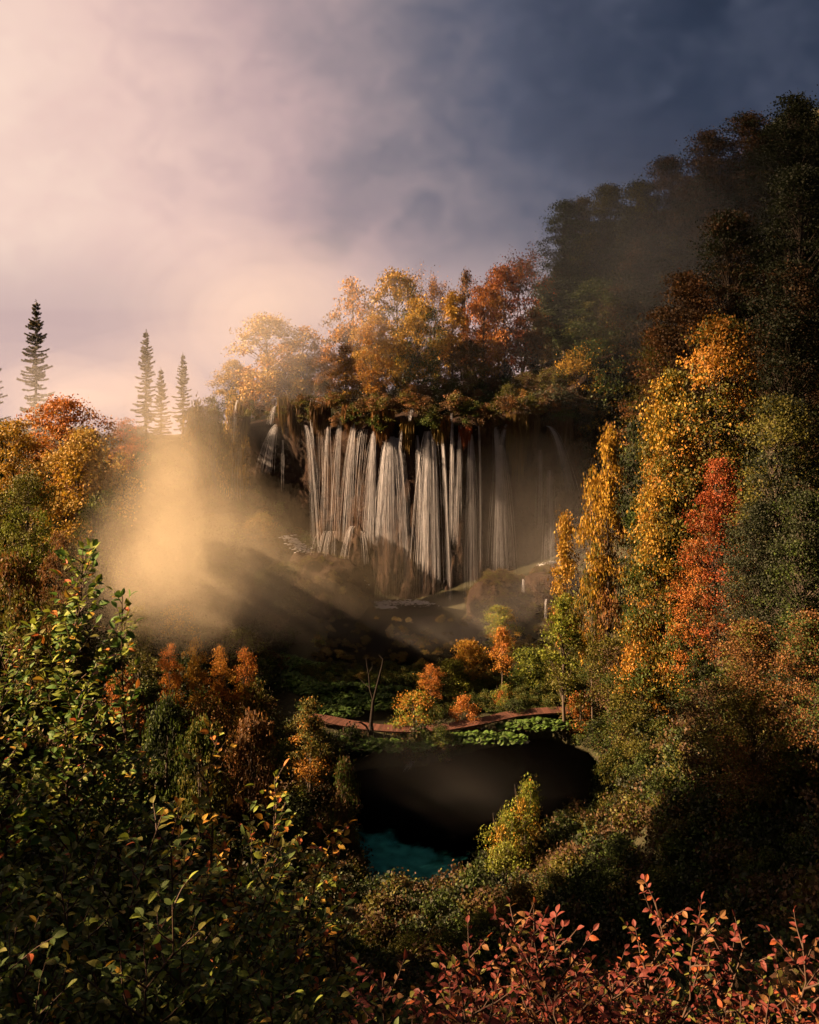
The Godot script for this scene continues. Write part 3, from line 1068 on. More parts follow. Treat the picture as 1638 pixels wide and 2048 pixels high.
func build_moss() -> void:
	for a in [
		[487, 800, 880, 24, "moss", "golden moss curtain at the far left end of the cliff"],
		[566, 790, 860, 22, "moss", "moss drapery beside the slanting stream"],
		[592, 800, 880, 34, "brown", "brown roots hanging left of the first long stream"],
		[640, 800, 870, 40, "brown", "brown roots hanging between the first long streams"],
		[700, 810, 870, 34, "rust", "rusty moss fringe above the broad veil"],
		[765, 815, 885, 44, "rust", "reddish moss overhang left of the biggest fan"],
		[815, 835, 900, 26, "moss", "ochre moss curtain right of the biggest fan"],
		[876, 845, 890, 24, "moss", "yellow moss tongue above the bowing jet"],
		[892, 830, 880, 20, "rust", "short rusty moss between the bowing jet and the high stream"],
		[930, 850, 892, 26, "red", "red moss tongue above the orange lit stream"],
		[972, 810, 880, 30, "brown", "brown roots right of the orange lit stream"],
		[1035, 820, 945, 44, "moss", "long ochre moss curtain right of the crossing streams"],
		[1062, 820, 900, 34, "brown", "dim brown roots at the shaded right end"],
		[1120, 830, 900, 50, "brown", "dark root fringe over the shaded right corner"],
	]:
		moss_curtain(a[0], a[1], a[2], a[3], a[4], a[5])

func build_trees() -> void:
	# trees on the plateau behind the falls
	for a in [
		["round_b", 535, 632, 186, 84, "pale_gold", "amber", "golden_tree", "broad pale golden tree fading in the mist at the left brink"],
		["round", 470, 720, 192, 40, "pale_gold", "olive", "golden_tree", "misty golden tree at the far left of the brink"],
		["open", 610, 655, 188, 55, "amber", "pale_gold", "golden_tree", "thin hazy orange tree right of the broad pale golden tree"],
		["open", 655, 690, 184, 40, "amber", "rust", "golden_tree", "small hazy amber tree on the brink"],
		["slender", 690, 690, 173, 33, "amber", "gold", "golden_tree", "narrow bright orange tree leaning over the brink"],
		["round", 745, 632, 178, 52, "gold", "amber", "golden_tree", "bright golden round tree left of the tallest golden one"],
		["round", 838, 600, 176, 56, "gold", "green", "golden_tree", "tallest bright golden tree above the biggest fan of water"],
		["round_b", 795, 545, 192, 72, "gold", "olive", "golden_tree", "dull golden tree behind the bright pair"],
		["open", 705, 560, 198, 60, "amber", "brown", "golden_tree", "hazy amber tree dissolving into the mist"],
		["slender", 905, 585, 182, 34, "gold", "amber", "golden_tree", "thin golden tree between the golden and the red trees"],
		["twiggy", 865, 505, 202, 60, "rust", "amber", "bare_tree", "sparse pinkish bare tree behind the golden trees"],
		["slender_b", 930, 540, 204, 22, "rust", "brown", "bare_tree", "narrow dark bare tree standing at the back"],
		["round", 970, 575, 179, 56, "orange", "amber", "red_tree", "orange tree glowing above the crossing streams"],
		["round_b", 1010, 535, 184, 66, "orange", "red", "red_tree", "large red orange tree above the crossing streams"],
		["twiggy", 1045, 462, 192, 82, "rust", "red", "bare_tree", "tall twiggy reddish tree left of the dark hillside"],
		["open", 1075, 620, 182, 45, "rust", "brown", "red_tree", "dull rust tree in the shade right of the red one"],
		["round", 880, 660, 173, 44, "olive", "gold", "green_tree", "dark olive tree in front of the golden trees"],
		["round", 940, 680, 172, 40, "brown", "olive", "green_tree", "shaded brown tree under the red ones"],
		["bush", 600, 712, -192, 48, "amber", "rust", "brink_tree", "hazy amber bush behind the left part of the brink"],
		["bush_b", 665, 705, -193, 46, "rust", "amber", "brink_tree", "rusty bush filling the gap under the hazy amber trees"],
		["bush", 730, 695, -191, 50, "amber", "olive", "brink_tree", "amber bush at the foot of the bright golden round tree"],
		["bush_b", 800, 690, -190, 50, "olive", "gold", "brink_tree", "olive bush between the bright golden trees"],
		["bush", 870, 690, -191, 52, "rust", "olive", "brink_tree", "rust bush behind the dark olive tree"],
		["bush_b", 935, 680, -192, 52, "brown", "amber", "brink_tree", "brown bush under the thin golden tree"],
		["bush", 1000, 665, -193, 56, "orange", "rust", "brink_tree", "orange bush at the foot of the red trees"],
		["bush_b", 1065, 660, -194, 56, "rust", "brown", "brink_tree", "dull rust bush under the twiggy reddish tree"],
		["bush", 390, 806, -178, 36, "olive", "moss", "brink_tree", "hazy olive bush at the plateau's left rim"],
		["bush_b", 430, 812, -180, 36, "moss", "olive", "brink_tree", "hazy ochre bush at the plateau's left rim"],
		["bush", 470, 800, -182, 34, "moss", "pale_gold", "brink_tree", "hazy golden bush where the cliff begins"],
		["bush", 1105, 735, 176, 40, "brown", "olive", "brink_tree", "brown bush over the shaded right end of the cliff"],
		["bush_b", 1150, 760, 174, 40, "dark", "brown", "brink_tree", "dark bush over the shaded right end of the cliff"],
		["bush", 1050, 745, 174, 36, "olive", "brown", "brink_tree", "olive bush behind the brink under the twiggy tree"],
		["bush_b", 825, 768, 166, 22, "gold", "amber", "golden_bush", "small bright golden bush on the brink edge"],
	]:
		plant(a[0], a[1], a[2], a[3], a[4], a[5], a[6], a[7], a[8])
	# shrubs along the brink
	var words := ["rusty", "olive", "brown", "mossy green", "amber"]
	var pals := [["rust", "olive"], ["olive", "rust"], ["brown", "rust"], ["green", "olive"], ["amber", "olive"]]
	var bu := [500, 530, 560, 590, 618, 645, 672, 700, 728, 756, 784, 806, 850, 878, 905, 932, 960, 988, 1016, 1044, 1075, 1108, 1140]
	for i in bu.size():
		var k := i % 5
		if bu[i] > 850 and bu[i] < 920: k = 3
		var d := wall_d((bu[i] - 819.0) / F * 168.0) + rng.randf_range(-0.8, 1.2)
		plant("bush" if i % 2 else "bush_b", bu[i], 768 + 14 * sin(i * 2.1) - (18 if bu[i] < 640 else 0), d, rng.randf_range(20, 28), pals[k][0], pals[k][1], "brink_shrub",
			"%s shrub overhanging the brink, %s from its left end" % [words[k], ordinal(i + 1)], "shrub", "shrubs along the brink")
	for i in 48:   # second row, lower, tumbling over the edge
		var u := 480 + i * 15.5 + rng.randf_range(-8, 8)
		var d := wall_d((u - 819.0) / F * 168.0) - rng.randf_range(2.0, 3.6)
		var k := rng.randi() % 4
		var c := at(u, 842 + rng.randf_range(-34, 16), d)
		var o := thing("hanging_shrub", c, "low tangled shrub hanging over the waterfall's edge, %s from the left" % ordinal(i + 1), "shrub", "tangled shrubs at the waterfall's edge")
		o.rotation.y = rng.randf() * TAU
		o.scale = Vector3.ONE * rng.randf_range(0.9, 1.7)
		part("stem", PROTO.low.wood, o)
		var f := part("foliage", PROTO.low.crown, o)
		f.set_surface_override_material(0, PAL[pals[k][0]])
		f.set_surface_override_material(1, PAL[pals[k][1]])
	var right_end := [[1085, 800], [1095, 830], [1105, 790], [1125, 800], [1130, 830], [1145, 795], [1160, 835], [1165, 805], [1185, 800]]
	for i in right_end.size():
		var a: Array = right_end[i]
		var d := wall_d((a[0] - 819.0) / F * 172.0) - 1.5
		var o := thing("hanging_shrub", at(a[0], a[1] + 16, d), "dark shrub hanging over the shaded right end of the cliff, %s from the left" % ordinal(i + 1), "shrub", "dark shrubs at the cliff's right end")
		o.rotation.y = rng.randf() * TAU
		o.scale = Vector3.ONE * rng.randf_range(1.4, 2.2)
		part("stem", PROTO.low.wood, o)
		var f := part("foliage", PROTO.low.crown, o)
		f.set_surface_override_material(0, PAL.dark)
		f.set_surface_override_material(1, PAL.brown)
	# spruces and trees on the left
	for a in [
		["spruce", 72, 598, 165, 52, "conifer", "moss", "spruce_tree", "tall spruce at the left standing clear of the mist"],
		["spruce", -18, 680, 158, 46, "conifer", "moss", "spruce_tree", "spruce cut by the left edge of the picture"],
		["spruce_b", 292, 658, 172, 38, "conifer", "moss", "spruce_tree", "pale spruce half hidden in mist, left of the slim one"],
		["spruce_b", 322, 735, 168, 30, "conifer", "moss", "spruce_tree", "short misty spruce between two taller ones"],
		["spruce_b", 366, 705, 160, 30, "conifer", "dark", "spruce_tree", "slim dark spruce nearest the waterfall"],
	]:
		plant(a[0], a[1], a[2], a[3], a[4], a[5], a[6], a[7], a[8], "tree", "spruces on the left")
	for a in [
		["round_b", 122, 798, 114.5, 104, "orange", "amber", "maple_tree", "large red and amber tree in front of the tall spruce"],
		["round", 160, 862, 104.3, 88, "pale_gold", "gold", "maple_tree", "pale golden tree below the red and amber one"],
		["round", 22, 840, 108.4, 74, "gold", "olive", "olive_tree", "olive gold tree at the left edge"],
		["round_b", 55, 950, 98.3, 70, "olive", "lime", "olive_tree", "bushy olive tree low at the left edge"],
		["round", 200, 985, 100.3, 60, "green", "lime", "green_tree", "dark green tree with yellow sprays beside the mist"],
		["open", 250, 838, 135, 46, "red", "orange", "red_tree", "small red tree behind the pale golden one, in mist"],
		["open", 425, 795, 160, 50, "olive", "moss", "olive_tree", "hazy olive tree right of the slim spruce"],
		["open", 480, 850, 164, 34, "olive", "rust", "olive_tree", "hazy thin tree at the cliff's left corner"],
		["round", 120, 1068, 88.2, 44, "rust", "olive", "rust_tree", "small rust tree above the foreground sapling"],
		["bush", 30, 1110, 84.1, 60, "olive", "rust", "olive_bush", "olive bush at the left edge behind the sapling"],
		["bush_b", 55, 1185, 76, 60, "rust", "olive", "rust_bush", "dull rust bush behind the foreground sapling"],
		["round", 430, 1030, 146, 60, "olive", "lime", "olive_tree", "misty olive tree at the foot of the cliff"],
		["bush", 520, 1030, 158, 46, "olive", "moss", "olive_bush", "olive bush on the ledge left of the falls"],
		["bush", 560, 1130, 149, 60, "olive", "green", "olive_bush", "dim bush on the dark rock mound"],
		["bush_b", 480, 1140, 140.5, 60, "olive", "moss", "olive_bush", "bush lost in golden mist"],
		["bush", 350, 1212, 112.4, 44, "gold", "olive", "golden_bush", "pale golden bush at the lower edge of the mist"],
		["bush", 480, 1258, 116.5, 46, "lime", "olive", "lime_bush", "yellow green bush below the mist"],
		["low", 636, 1268, 135, 15, "lime", "gold", "lime_bush", "small yellow green bush alone at the pool's edge"],
		["low", 812, 1266, 136.4, 10, "lime", "fern", "lime_bush", "tiny green bush standing in the shallow pool"],
		["slender", 275, 1215, 88.2, 46, "olive", "green", "olive_tree", "tall olive tree left of the orange group"],
		["open", 340, 1290, 86.2, 30, "orange", "amber", "orange_tree", "bright orange tree first of the group left of the boardwalk"],
		["open", 392, 1278, 87.2, 30, "gold", "amber", "orange_tree", "yellower tree second of the group left of the boardwalk"],
		["open", 440, 1296, 85.1, 30, "amber", "orange", "orange_tree", "amber tree third of the group left of the boardwalk"],
		["open", 490, 1300, 86.2, 32, "orange", "gold", "orange_tree", "bright orange tree nearest the green plants"],
		["bush", 250, 1350, 80.1, 50, "rust", "orange", "rust_bush", "rust bush under the tall olive tree"],
		["bush", 420, 1400, 80.1, 60, "olive", "rust", "olive_bush", "olive bush below the orange group"],
		["bush_b", 520, 1370, 84.1, 50, "rust", "olive", "rust_bush", "rusty bush at the right foot of the orange group"],
		["bush", 330, 1400, 72, 60, "blue", "green", "green_bush", "blue green bush behind the foreground leaves"],
		["bush", 400, 1440, 70.4, 60, "olive", "green", "green_bush", "rounded dark olive bush behind the foreground leaves"],
		["bush", 500, 1430, 74, 60, "brown", "rust", "brown_bush", "brown bush between the orange group and the boardwalk"],
		["slender", 620, 1400, 94.2, 40, "olive", "amber", "olive_tree", "olive tree with amber top at the boardwalk's left end"],
		["bush_b", 610, 1500, 86.2, 46, "pale_gold", "olive", "golden_bush", "pale golden bush below the boardwalk's left end"],
		["bush", 560, 1490, 80.1, 50, "green", "olive", "green_bush", "green bush left of the pale golden bush"],
		["bush", 660, 1480, 92.2, 34, "green", "olive", "green_bush", "dark bush by the pond under the dead tree"],
		["bush", 690, 1520, 100.3, 34, "brown", "green", "brown_bush", "dim brown bush at the pond's left shore"],
		["bush", 640, 1570, 86.2, 44, "dark", "brown", "dark_bush", "very dark bush at the pond's left corner"],
	]:
		plant(a[0], a[1], a[2], a[3], a[4], a[5], a[6], a[7], a[8], "shrub" if a[0].begins_with("bush") or a[0] == "low" else "tree")
	# around the boardwalk and the pond
	for a in [
		["open", 862, 1330, 110.4, 30, "orange", "amber", "small_maple", "small orange tree leaning over the boardwalk"],
		["bush", 830, 1385, 109.4, 52, "lime", "amber", "small_maple", "rounded yellow and orange tree in front of the boardwalk"],
		["bush_b", 930, 1395, 110.9, 34, "amber", "orange", "orange_bush", "orange bush over the middle of the boardwalk"],
		["bush_b", 880, 1450, 109.4, 34, "lime", "green", "lime_bush", "yellow green bush at the pond's far shore"],
		["slender_b", 1005, 1255, 122.6, 26, "amber", "orange", "small_maple", "thin tree with two dark stems and orange tufts"],
		["bush_b", 1006, 1368, 119.9, 26, "orange", "lime", "orange_bush", "small orange bush beside the boardwalk on a dark stem"],
		["bush", 940, 1285, 126.8, 44, "amber", "gold", "golden_bush", "glowing amber bush at the pool's right edge"],
		["bush", 900, 1320, 125.4, 40, "lime", "olive", "lime_bush", "misty lime bush left of the orange tufts"],
		["round", 1000, 1212, 132.2, 36, "lime", "gold", "lime_tree", "yellow green tree below the brown mound"],
		["slender", 1130, 1030, -120, 30, "gold", "amber", "slender_tree", "slender golden tree in front of the shaded cliff corner"],
		["slender", 1128, 1190, 116.5, 46, "lime", "olive", "lime_tree", "yellow green tree with a dark trunk right of the boardwalk"],
		["slender_b", 1190, 1215, 112.4, 28, "olive", "amber", "olive_tree", "olive tree with a reddish trunk right of the boardwalk end"],
		["bush", 1060, 1300, 124, 46, "green", "lime", "green_bush", "leafy green bush behind the boardwalk's right half"],
		["bush", 1120, 1340, 119.9, 40, "green", "olive", "green_bush", "dark green bush at the boardwalk's right end"],
		["bush", 1160, 1390, 115.5, 36, "olive", "orange", "olive_bush", "olive bush with orange leaves where the boardwalk ends"],
		["bush", 1030, 1400, 124, 30, "dark", "green", "dark_bush", "dark bush behind the boardwalk's right half"],
		["slender", 1218, 858, -112, 38, "gold", "rust", "slender_tree", "tall golden tree on a long bare trunk"],
		["open", 1185, 945, -114, 44, "gold", "olive", "slender_tree", "golden tree hanging left of the long bare trunk"],
		["bush_b", 1050, 1560, 89.2, 42, "gold", "lime", "golden_tree", "bright golden tree on the near shore of the pond"],
		["bush_b", 1010, 1620, 87.2, 50, "gold", "lime", "golden_tree", "rounded golden crown left of the bright shore tree"],
		["bush", 1010, 1700, 84.1, 56, "olive", "lime", "olive_bush", "olive bush under the bright shore tree"],
	]:
		plant(a[0], a[1], a[2], a[3], a[4], a[5], a[6], a[7], a[8], "shrub" if a[7].ends_with("bush") else "tree")
	# big trees on the right slope; dark pigments paint in shade towards the edge
	for a in [
		["tall", 1440, 632, 86.2, 88, "olive", "amber", "beech_tree", "tallest olive beech with an orange tip on the right slope"],
		["tall_b", 1345, 740, 83.1, 66, "olive", "gold", "beech_tree", "sunlit golden beech left of the tallest beech"],
		["tall", 1320, 900, 80.1, 46, "olive", "amber", "beech_tree", "lower golden beech with orange sprays facing the falls"],
		["tall_b", 1440, 918, 70.4, 52, "red", "rust", "beech_tree", "narrow red beech in front of the tallest one"],
		["tall_b", 1390, 1080, 72, 46, "orange", "green", "beech_tree", "orange edged green tree below the red beech"],
		["round", 1330, 1060, 78.1, 60, "green", "olive", "green_tree", "green tree at the foot of the golden beech"],
		["tall", 1500, 1240, 62.2, 70, "olive", "rust", "beech_tree", "olive and rust tree in the right middle distance"],
		["tall_b", 1620, 1225, 59, 60, "rust", "green", "beech_tree", "rusty tree cut by the right edge"],
		["round", 1300, 1220, 86.2, 48, "amber", "olive", "olive_tree", "dull amber tree right of the long bare trunk"],
		["round", 1240, 1260, 96.3, 54, "olive", "brown", "olive_tree", "olive thicket tree right of the boardwalk"],
		["round_b", 1280, 1330, 88.2, 60, "green", "olive", "green_tree", "green thicket tree above the pond's right end"],
		["open", 1420, 1370, 67.1, 60, "brown", "olive", "brown_tree", "thin brown tree with leaning stems"],
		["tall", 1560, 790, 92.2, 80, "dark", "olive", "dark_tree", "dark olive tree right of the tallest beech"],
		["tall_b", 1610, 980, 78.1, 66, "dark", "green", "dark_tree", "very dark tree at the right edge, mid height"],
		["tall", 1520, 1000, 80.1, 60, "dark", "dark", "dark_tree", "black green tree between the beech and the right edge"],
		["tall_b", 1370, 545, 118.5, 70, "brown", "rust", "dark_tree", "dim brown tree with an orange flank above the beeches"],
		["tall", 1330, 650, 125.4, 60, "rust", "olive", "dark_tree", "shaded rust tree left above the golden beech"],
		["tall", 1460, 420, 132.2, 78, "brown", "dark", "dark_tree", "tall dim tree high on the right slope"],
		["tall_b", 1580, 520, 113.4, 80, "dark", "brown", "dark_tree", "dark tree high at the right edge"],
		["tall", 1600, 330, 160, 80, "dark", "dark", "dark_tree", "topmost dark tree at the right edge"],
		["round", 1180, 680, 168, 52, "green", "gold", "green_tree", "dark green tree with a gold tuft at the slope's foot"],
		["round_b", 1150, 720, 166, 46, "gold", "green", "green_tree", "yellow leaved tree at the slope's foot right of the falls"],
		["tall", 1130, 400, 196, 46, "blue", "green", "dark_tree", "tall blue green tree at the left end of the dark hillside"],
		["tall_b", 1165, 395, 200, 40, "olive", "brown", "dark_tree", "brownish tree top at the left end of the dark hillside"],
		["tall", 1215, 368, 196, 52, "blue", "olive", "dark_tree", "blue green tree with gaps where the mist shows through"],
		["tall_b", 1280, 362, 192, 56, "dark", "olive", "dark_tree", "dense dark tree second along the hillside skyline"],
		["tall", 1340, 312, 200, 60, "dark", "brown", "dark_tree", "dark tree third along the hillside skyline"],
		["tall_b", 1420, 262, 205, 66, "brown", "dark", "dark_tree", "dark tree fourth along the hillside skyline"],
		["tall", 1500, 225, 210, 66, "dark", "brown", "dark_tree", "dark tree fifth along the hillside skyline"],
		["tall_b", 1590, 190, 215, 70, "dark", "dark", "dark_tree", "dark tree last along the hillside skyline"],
		["round", 1140, 560, 178, 40, "blue", "green", "green_tree", "blue green tree half way up left of the dark slope"],
		["round_b", 1200, 560, 172, 50, "green", "olive", "green_tree", "green tree in the middle of the dark slope"],
		["round", 1265, 600, 160, 50, "olive", "orange", "green_tree", "olive tree with orange sprays on the dark slope"],
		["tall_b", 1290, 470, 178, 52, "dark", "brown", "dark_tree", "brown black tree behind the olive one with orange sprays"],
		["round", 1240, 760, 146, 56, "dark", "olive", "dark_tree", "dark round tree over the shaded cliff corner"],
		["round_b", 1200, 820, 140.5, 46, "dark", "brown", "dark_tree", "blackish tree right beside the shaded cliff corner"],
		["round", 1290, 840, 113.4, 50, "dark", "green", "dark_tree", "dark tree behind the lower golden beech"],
	]:
		plant(a[0], a[1], a[2], a[3], a[4] * 1.4, a[5], a[6], a[7], a[8])
	# thicket low on the right
	var tl := [[1200, 1440, 100.3], [1260, 1450, 94.2], [1320, 1440, 86.2], [1390, 1480, 78.1], [1460, 1490, 72.0], [1530, 1480, 67.1], [1600, 1470, 63.9], [1340, 1540, 80.1], [1420, 1580, 74.0], [1500, 1600, 68.8], [1580, 1600, 63.9], [1290, 1590, 84.1], [1360, 1650, 76.0], [1450, 1680, 68.8], [1540, 1700, 63.9], [1620, 1680, 60.6], [1250, 1680, 80.1], [1330, 1740, 72.0], [1430, 1760, 65.5], [1230, 1500, 98.3], [1290, 1510, 91.2]]
	tl.sort_custom(func(a, b): return a[2] > b[2])
	for i in tl.size():
		var k: int = [1, 3, 2, 5, 1, 3, 5][i % 7]
		var pp: Array = [["olive", "rust"], ["olive", "green"], ["brown", "olive"], ["green", "olive"], ["rust", "olive"], ["dark", "green"]][k]
		plant("bush" if i % 3 else "bush_b", tl[i][0], tl[i][1], tl[i][2], rng.randf_range(44, 62), pp[0], pp[1], "thicket_shrub", "dim %s shrub in the thicket right of the pond, %s by depth" % [pp[0], ordinal(i + 1)], "shrub", "thicket shrubs right of the pond")
	# near shore of the pond
	var nl := [[760, 1870, 80.1], [830, 1875, 78.1], [900, 1860, 81.1], [960, 1825, 83.1], [1040, 1760, 81.1], [1110, 1740, 83.1], [720, 1890, 74.0], [800, 1880, 72.0], [880, 1870, 72.0], [960, 1850, 73.0], [1050, 1850, 72.0], [1150, 1780, 78.1], [760, 1950, 65.5], [860, 1960, 65.5], [960, 1930, 67.1], [1200, 1720, 83.1], [700, 1880, 80.1], [640, 1830, 82.1], [690, 1930, 67.1]]
	nl.sort_custom(func(a, b): return a[0] < b[0])
	for i in nl.size():
		var pp: Array = [["olive", "green"], ["green", "olive"], ["olive", "lime"], ["dark", "green"], ["green", "moss"]][i % 5]
		plant("bush" if i % 2 else "bush_b", nl[i][0], nl[i][1], nl[i][2], rng.randf_range(34, 56), pp[0], pp[1], "shore_shrub", "low %s shrub on the near shore of the pond, %s in the row" % [pp[0], ordinal(i + 1)], "shrub", "shrubs on the near shore")

func build_near() -> void:
	for a in [[590, 1330, 125.4, 6, 2.6, 900, "broad-leaved plants left of the small dark pool"], [680, 1345, 124.0, 6, 2.6, 900, "broad-leaved plants behind the small dark pool"], [770, 1360, 122.6, 5.5, 2.6, 900, "broad-leaved plants behind the dead tree"], [660, 1390, 119.2, 4, 1.6, 500, "broad-leaved plants at the left rim of the small dark pool"],
			[580, 1300, 130.9, 7, 2.4, 700, "broad-leaved plants farthest back under the mist"], [700, 1480, 110.4, 5, 1.6, 500, "broad-leaved plants below the boardwalk's left half"], [800, 1490, 109.9, 4, 1.2, 360, "broad-leaved plants at the foot of the rounded tree"], [950, 1485, 111.9, 6, 1.4, 500, "broad-leaved plants under the middle of the boardwalk"], [1080, 1450, 115.5, 5, 1.4, 400, "broad-leaved plants under the boardwalk's right end"]]:
		butterbur(a[0], a[1], a[2], a[3], a[4], a[5], a[6])
	for a in [[1130, 1690, 92.2, 5, 1.5, "nearest the golden tree"], [1180, 1670, 93.7, 5, 1.8, "tallest of them"], [1230, 1650, 95.2, 5, 1.5, "farthest to the right"], [1160, 1720, 89.2, 5, 1.4, "set back from the water"]]:
		tuft("reed_clump", "clump of pale reeds on the near shore, %s" % a[5], "reeds by the pond", a[0], a[1], a[2], a[3], a[4], 900, "reed")
	var greens := [["lime", 0.45], ["fern", 0.35], ["olive", 0.12], ["gold", 0.04], ["orange", 0.02], ["red", 0.02]]
	var darks := [["green", 0.58], ["olive", 0.27], ["lime", 0.1], ["gold", 0.03], ["red", 0.02]]
	var warm := [["gold", 0.35], ["lime", 0.3], ["amber", 0.2], ["orange", 0.1], ["red", 0.05]]
	var reds := [["crimson", 0.62], ["red", 0.06], ["rust", 0.2], ["olive", 0.12]]
	leafy("foreground_sapling", "tallest leafy sapling in the foreground with yellow green leaves", "foreground saplings", 140, 1100, 8.6, 2.6, 1, 120, 0.095, 0.045, 0.25, 1.0, greens)
	leafy("foreground_sapling", "thin leafy shoot right of the tallest sapling", "foreground saplings", 238, 1185, 9.0, 1.1, 1, 50, 0.09, 0.045, 0.3, 1.3, greens, 150)
	leafy("foreground_sapling", "leafy sapling at the left edge of the foreground", "foreground saplings", 10, 1250, 8.4, 2.6, 1, 110, 0.08, 0.045, 0.25, 0.9, greens, 250)
	leafy("foreground_sapling", "bushy dark sapling between the tallest one and the mid shoots", "foreground saplings", 270, 1480, 8.6, 2.8, 1, 110, 0.076, 0.045, 0.25, 0.8, darks, 250)
	leafy("foreground_shoot", "thin shoot with curled yellow leaves against the dark bushes", "foreground shoots", 425, 1475, 8.4, 1.5, 1, 24, 0.085, 0.085, 0.45, 1.1, warm, 200)
	leafy("foreground_shoot", "thin shoot with golden leaves near the pale golden bush", "foreground shoots", 562, 1545, 8.2, 1.5, 1, 24, 0.08, 0.085, 0.45, 1.1, warm, 200)
	leafy("foreground_shoot", "arching shoot with golden leaves reaching over the pond's edge", "foreground shoots", 668, 1650, 8.4, 1.0, 1, 26, 0.07, 0.08, 0.4, 0.9, warm, 200)
	leafy("foreground_shrub", "golden leaved shrub below the two thin shoots", "foreground shrubs", 500, 1585, 8.0, 2.6, 4, 22, 0.075, 0.06, 0.3, 0.9, warm, 300)
	leafy("foreground_shrub", "dark leafy shrub under the tallest sapling", "foreground shrubs", 130, 1600, 6.4, 2.8, 4, 24, 0.08, 0.06, 0.25, 0.8, darks, 200)
	leafy("foreground_shrub", "dark leafy shrub at the bottom left corner", "foreground shrubs", 30, 1720, 5.4, 2.6, 4, 22, 0.075, 0.06, 0.25, 0.8, darks, 200)
	leafy("foreground_shrub", "dark leafy shrub at the bottom left of centre", "foreground shrubs", 350, 1690, 6.2, 2.6, 4, 24, 0.075, 0.06, 0.25, 0.8, darks, 200)
	leafy("foreground_shrub", "olive shrub beside the pond's lower left corner", "foreground shrubs", 560, 1780, 7.0, 0.9, 4, 22, 0.07, 0.06, 0.3, 0.8, greens, 200)
	leafy("foreground_shrub", "dark shrub at the bottom edge below the pond", "foreground shrubs", 500, 1880, 5.8, 1.6, 4, 20, 0.07, 0.06, 0.25, 0.8, darks, 150)
	for a in [[200, 1560, 8.6, "right of the tallest sapling's stem"], [80, 1480, 8.8, "left of the tallest sapling's stem"], [440, 1660, 7.4, "under the curled yellow shoot"], [330, 1600, 8.4, "left of the golden leaved shrub"], [560, 1900, 6.6, "lowest before the pond"], [180, 1760, 5.6, "low at the left"], [460, 1800, 6.0, "low in the middle"], [700, 2010, 6.0, "beside the red shrubs"]]:
		leafy("foreground_shrub", "dense dark leafy shrub in the lower left foreground, %s" % a[3], "dense foreground shrubs", a[0], a[1], a[2], 2.4, 4, 24, 0.066, 0.05, 0.25, 0.8, darks, 60)
	leafy("red_shrub", "red leaved shrub, tallest of the red ones, below the golden shore tree", "red shrubs in the foreground", 1110, 1805, 4.9, 1.4, 6, 32, 0.042, 0.034, 0.35, 0.9, reds, 300)
	leafy("red_shrub", "red leaved shrub right of the tallest red one", "red shrubs in the foreground", 1265, 1825, 5.0, 1.3, 6, 32, 0.042, 0.034, 0.35, 0.9, reds, 300)
	leafy("red_shrub", "red leaved shrub left of the tallest red one", "red shrubs in the foreground", 960, 1920, 4.7, 1.4, 6, 30, 0.042, 0.034, 0.35, 0.9, reds, 200)
	leafy("red_shrub", "dull red shrub farthest left at the bottom edge", "red shrubs in the foreground", 850, 2000, 4.4, 1.1, 5, 30, 0.042, 0.034, 0.35, 0.9, reds, 120)
	leafy("red_shrub", "dim red shrub low at the right of the bottom edge", "red shrubs in the foreground", 1420, 1880, 4.8, 1.5, 6, 32, 0.042, 0.034, 0.35, 0.8, reds, 200)
	leafy("red_shrub", "dim red shrub in the bottom right corner", "red shrubs in the foreground", 1590, 1920, 4.7, 1.5, 6, 32, 0.042, 0.034, 0.35, 0.8, reds, 150)
	leafy("red_shrub", "red shrub at the bottom edge, lowest in the middle", "red shrubs in the foreground", 1180, 1980, 4.1, 1.5, 6, 32, 0.042, 0.034, 0.35, 0.8, reds, 150)

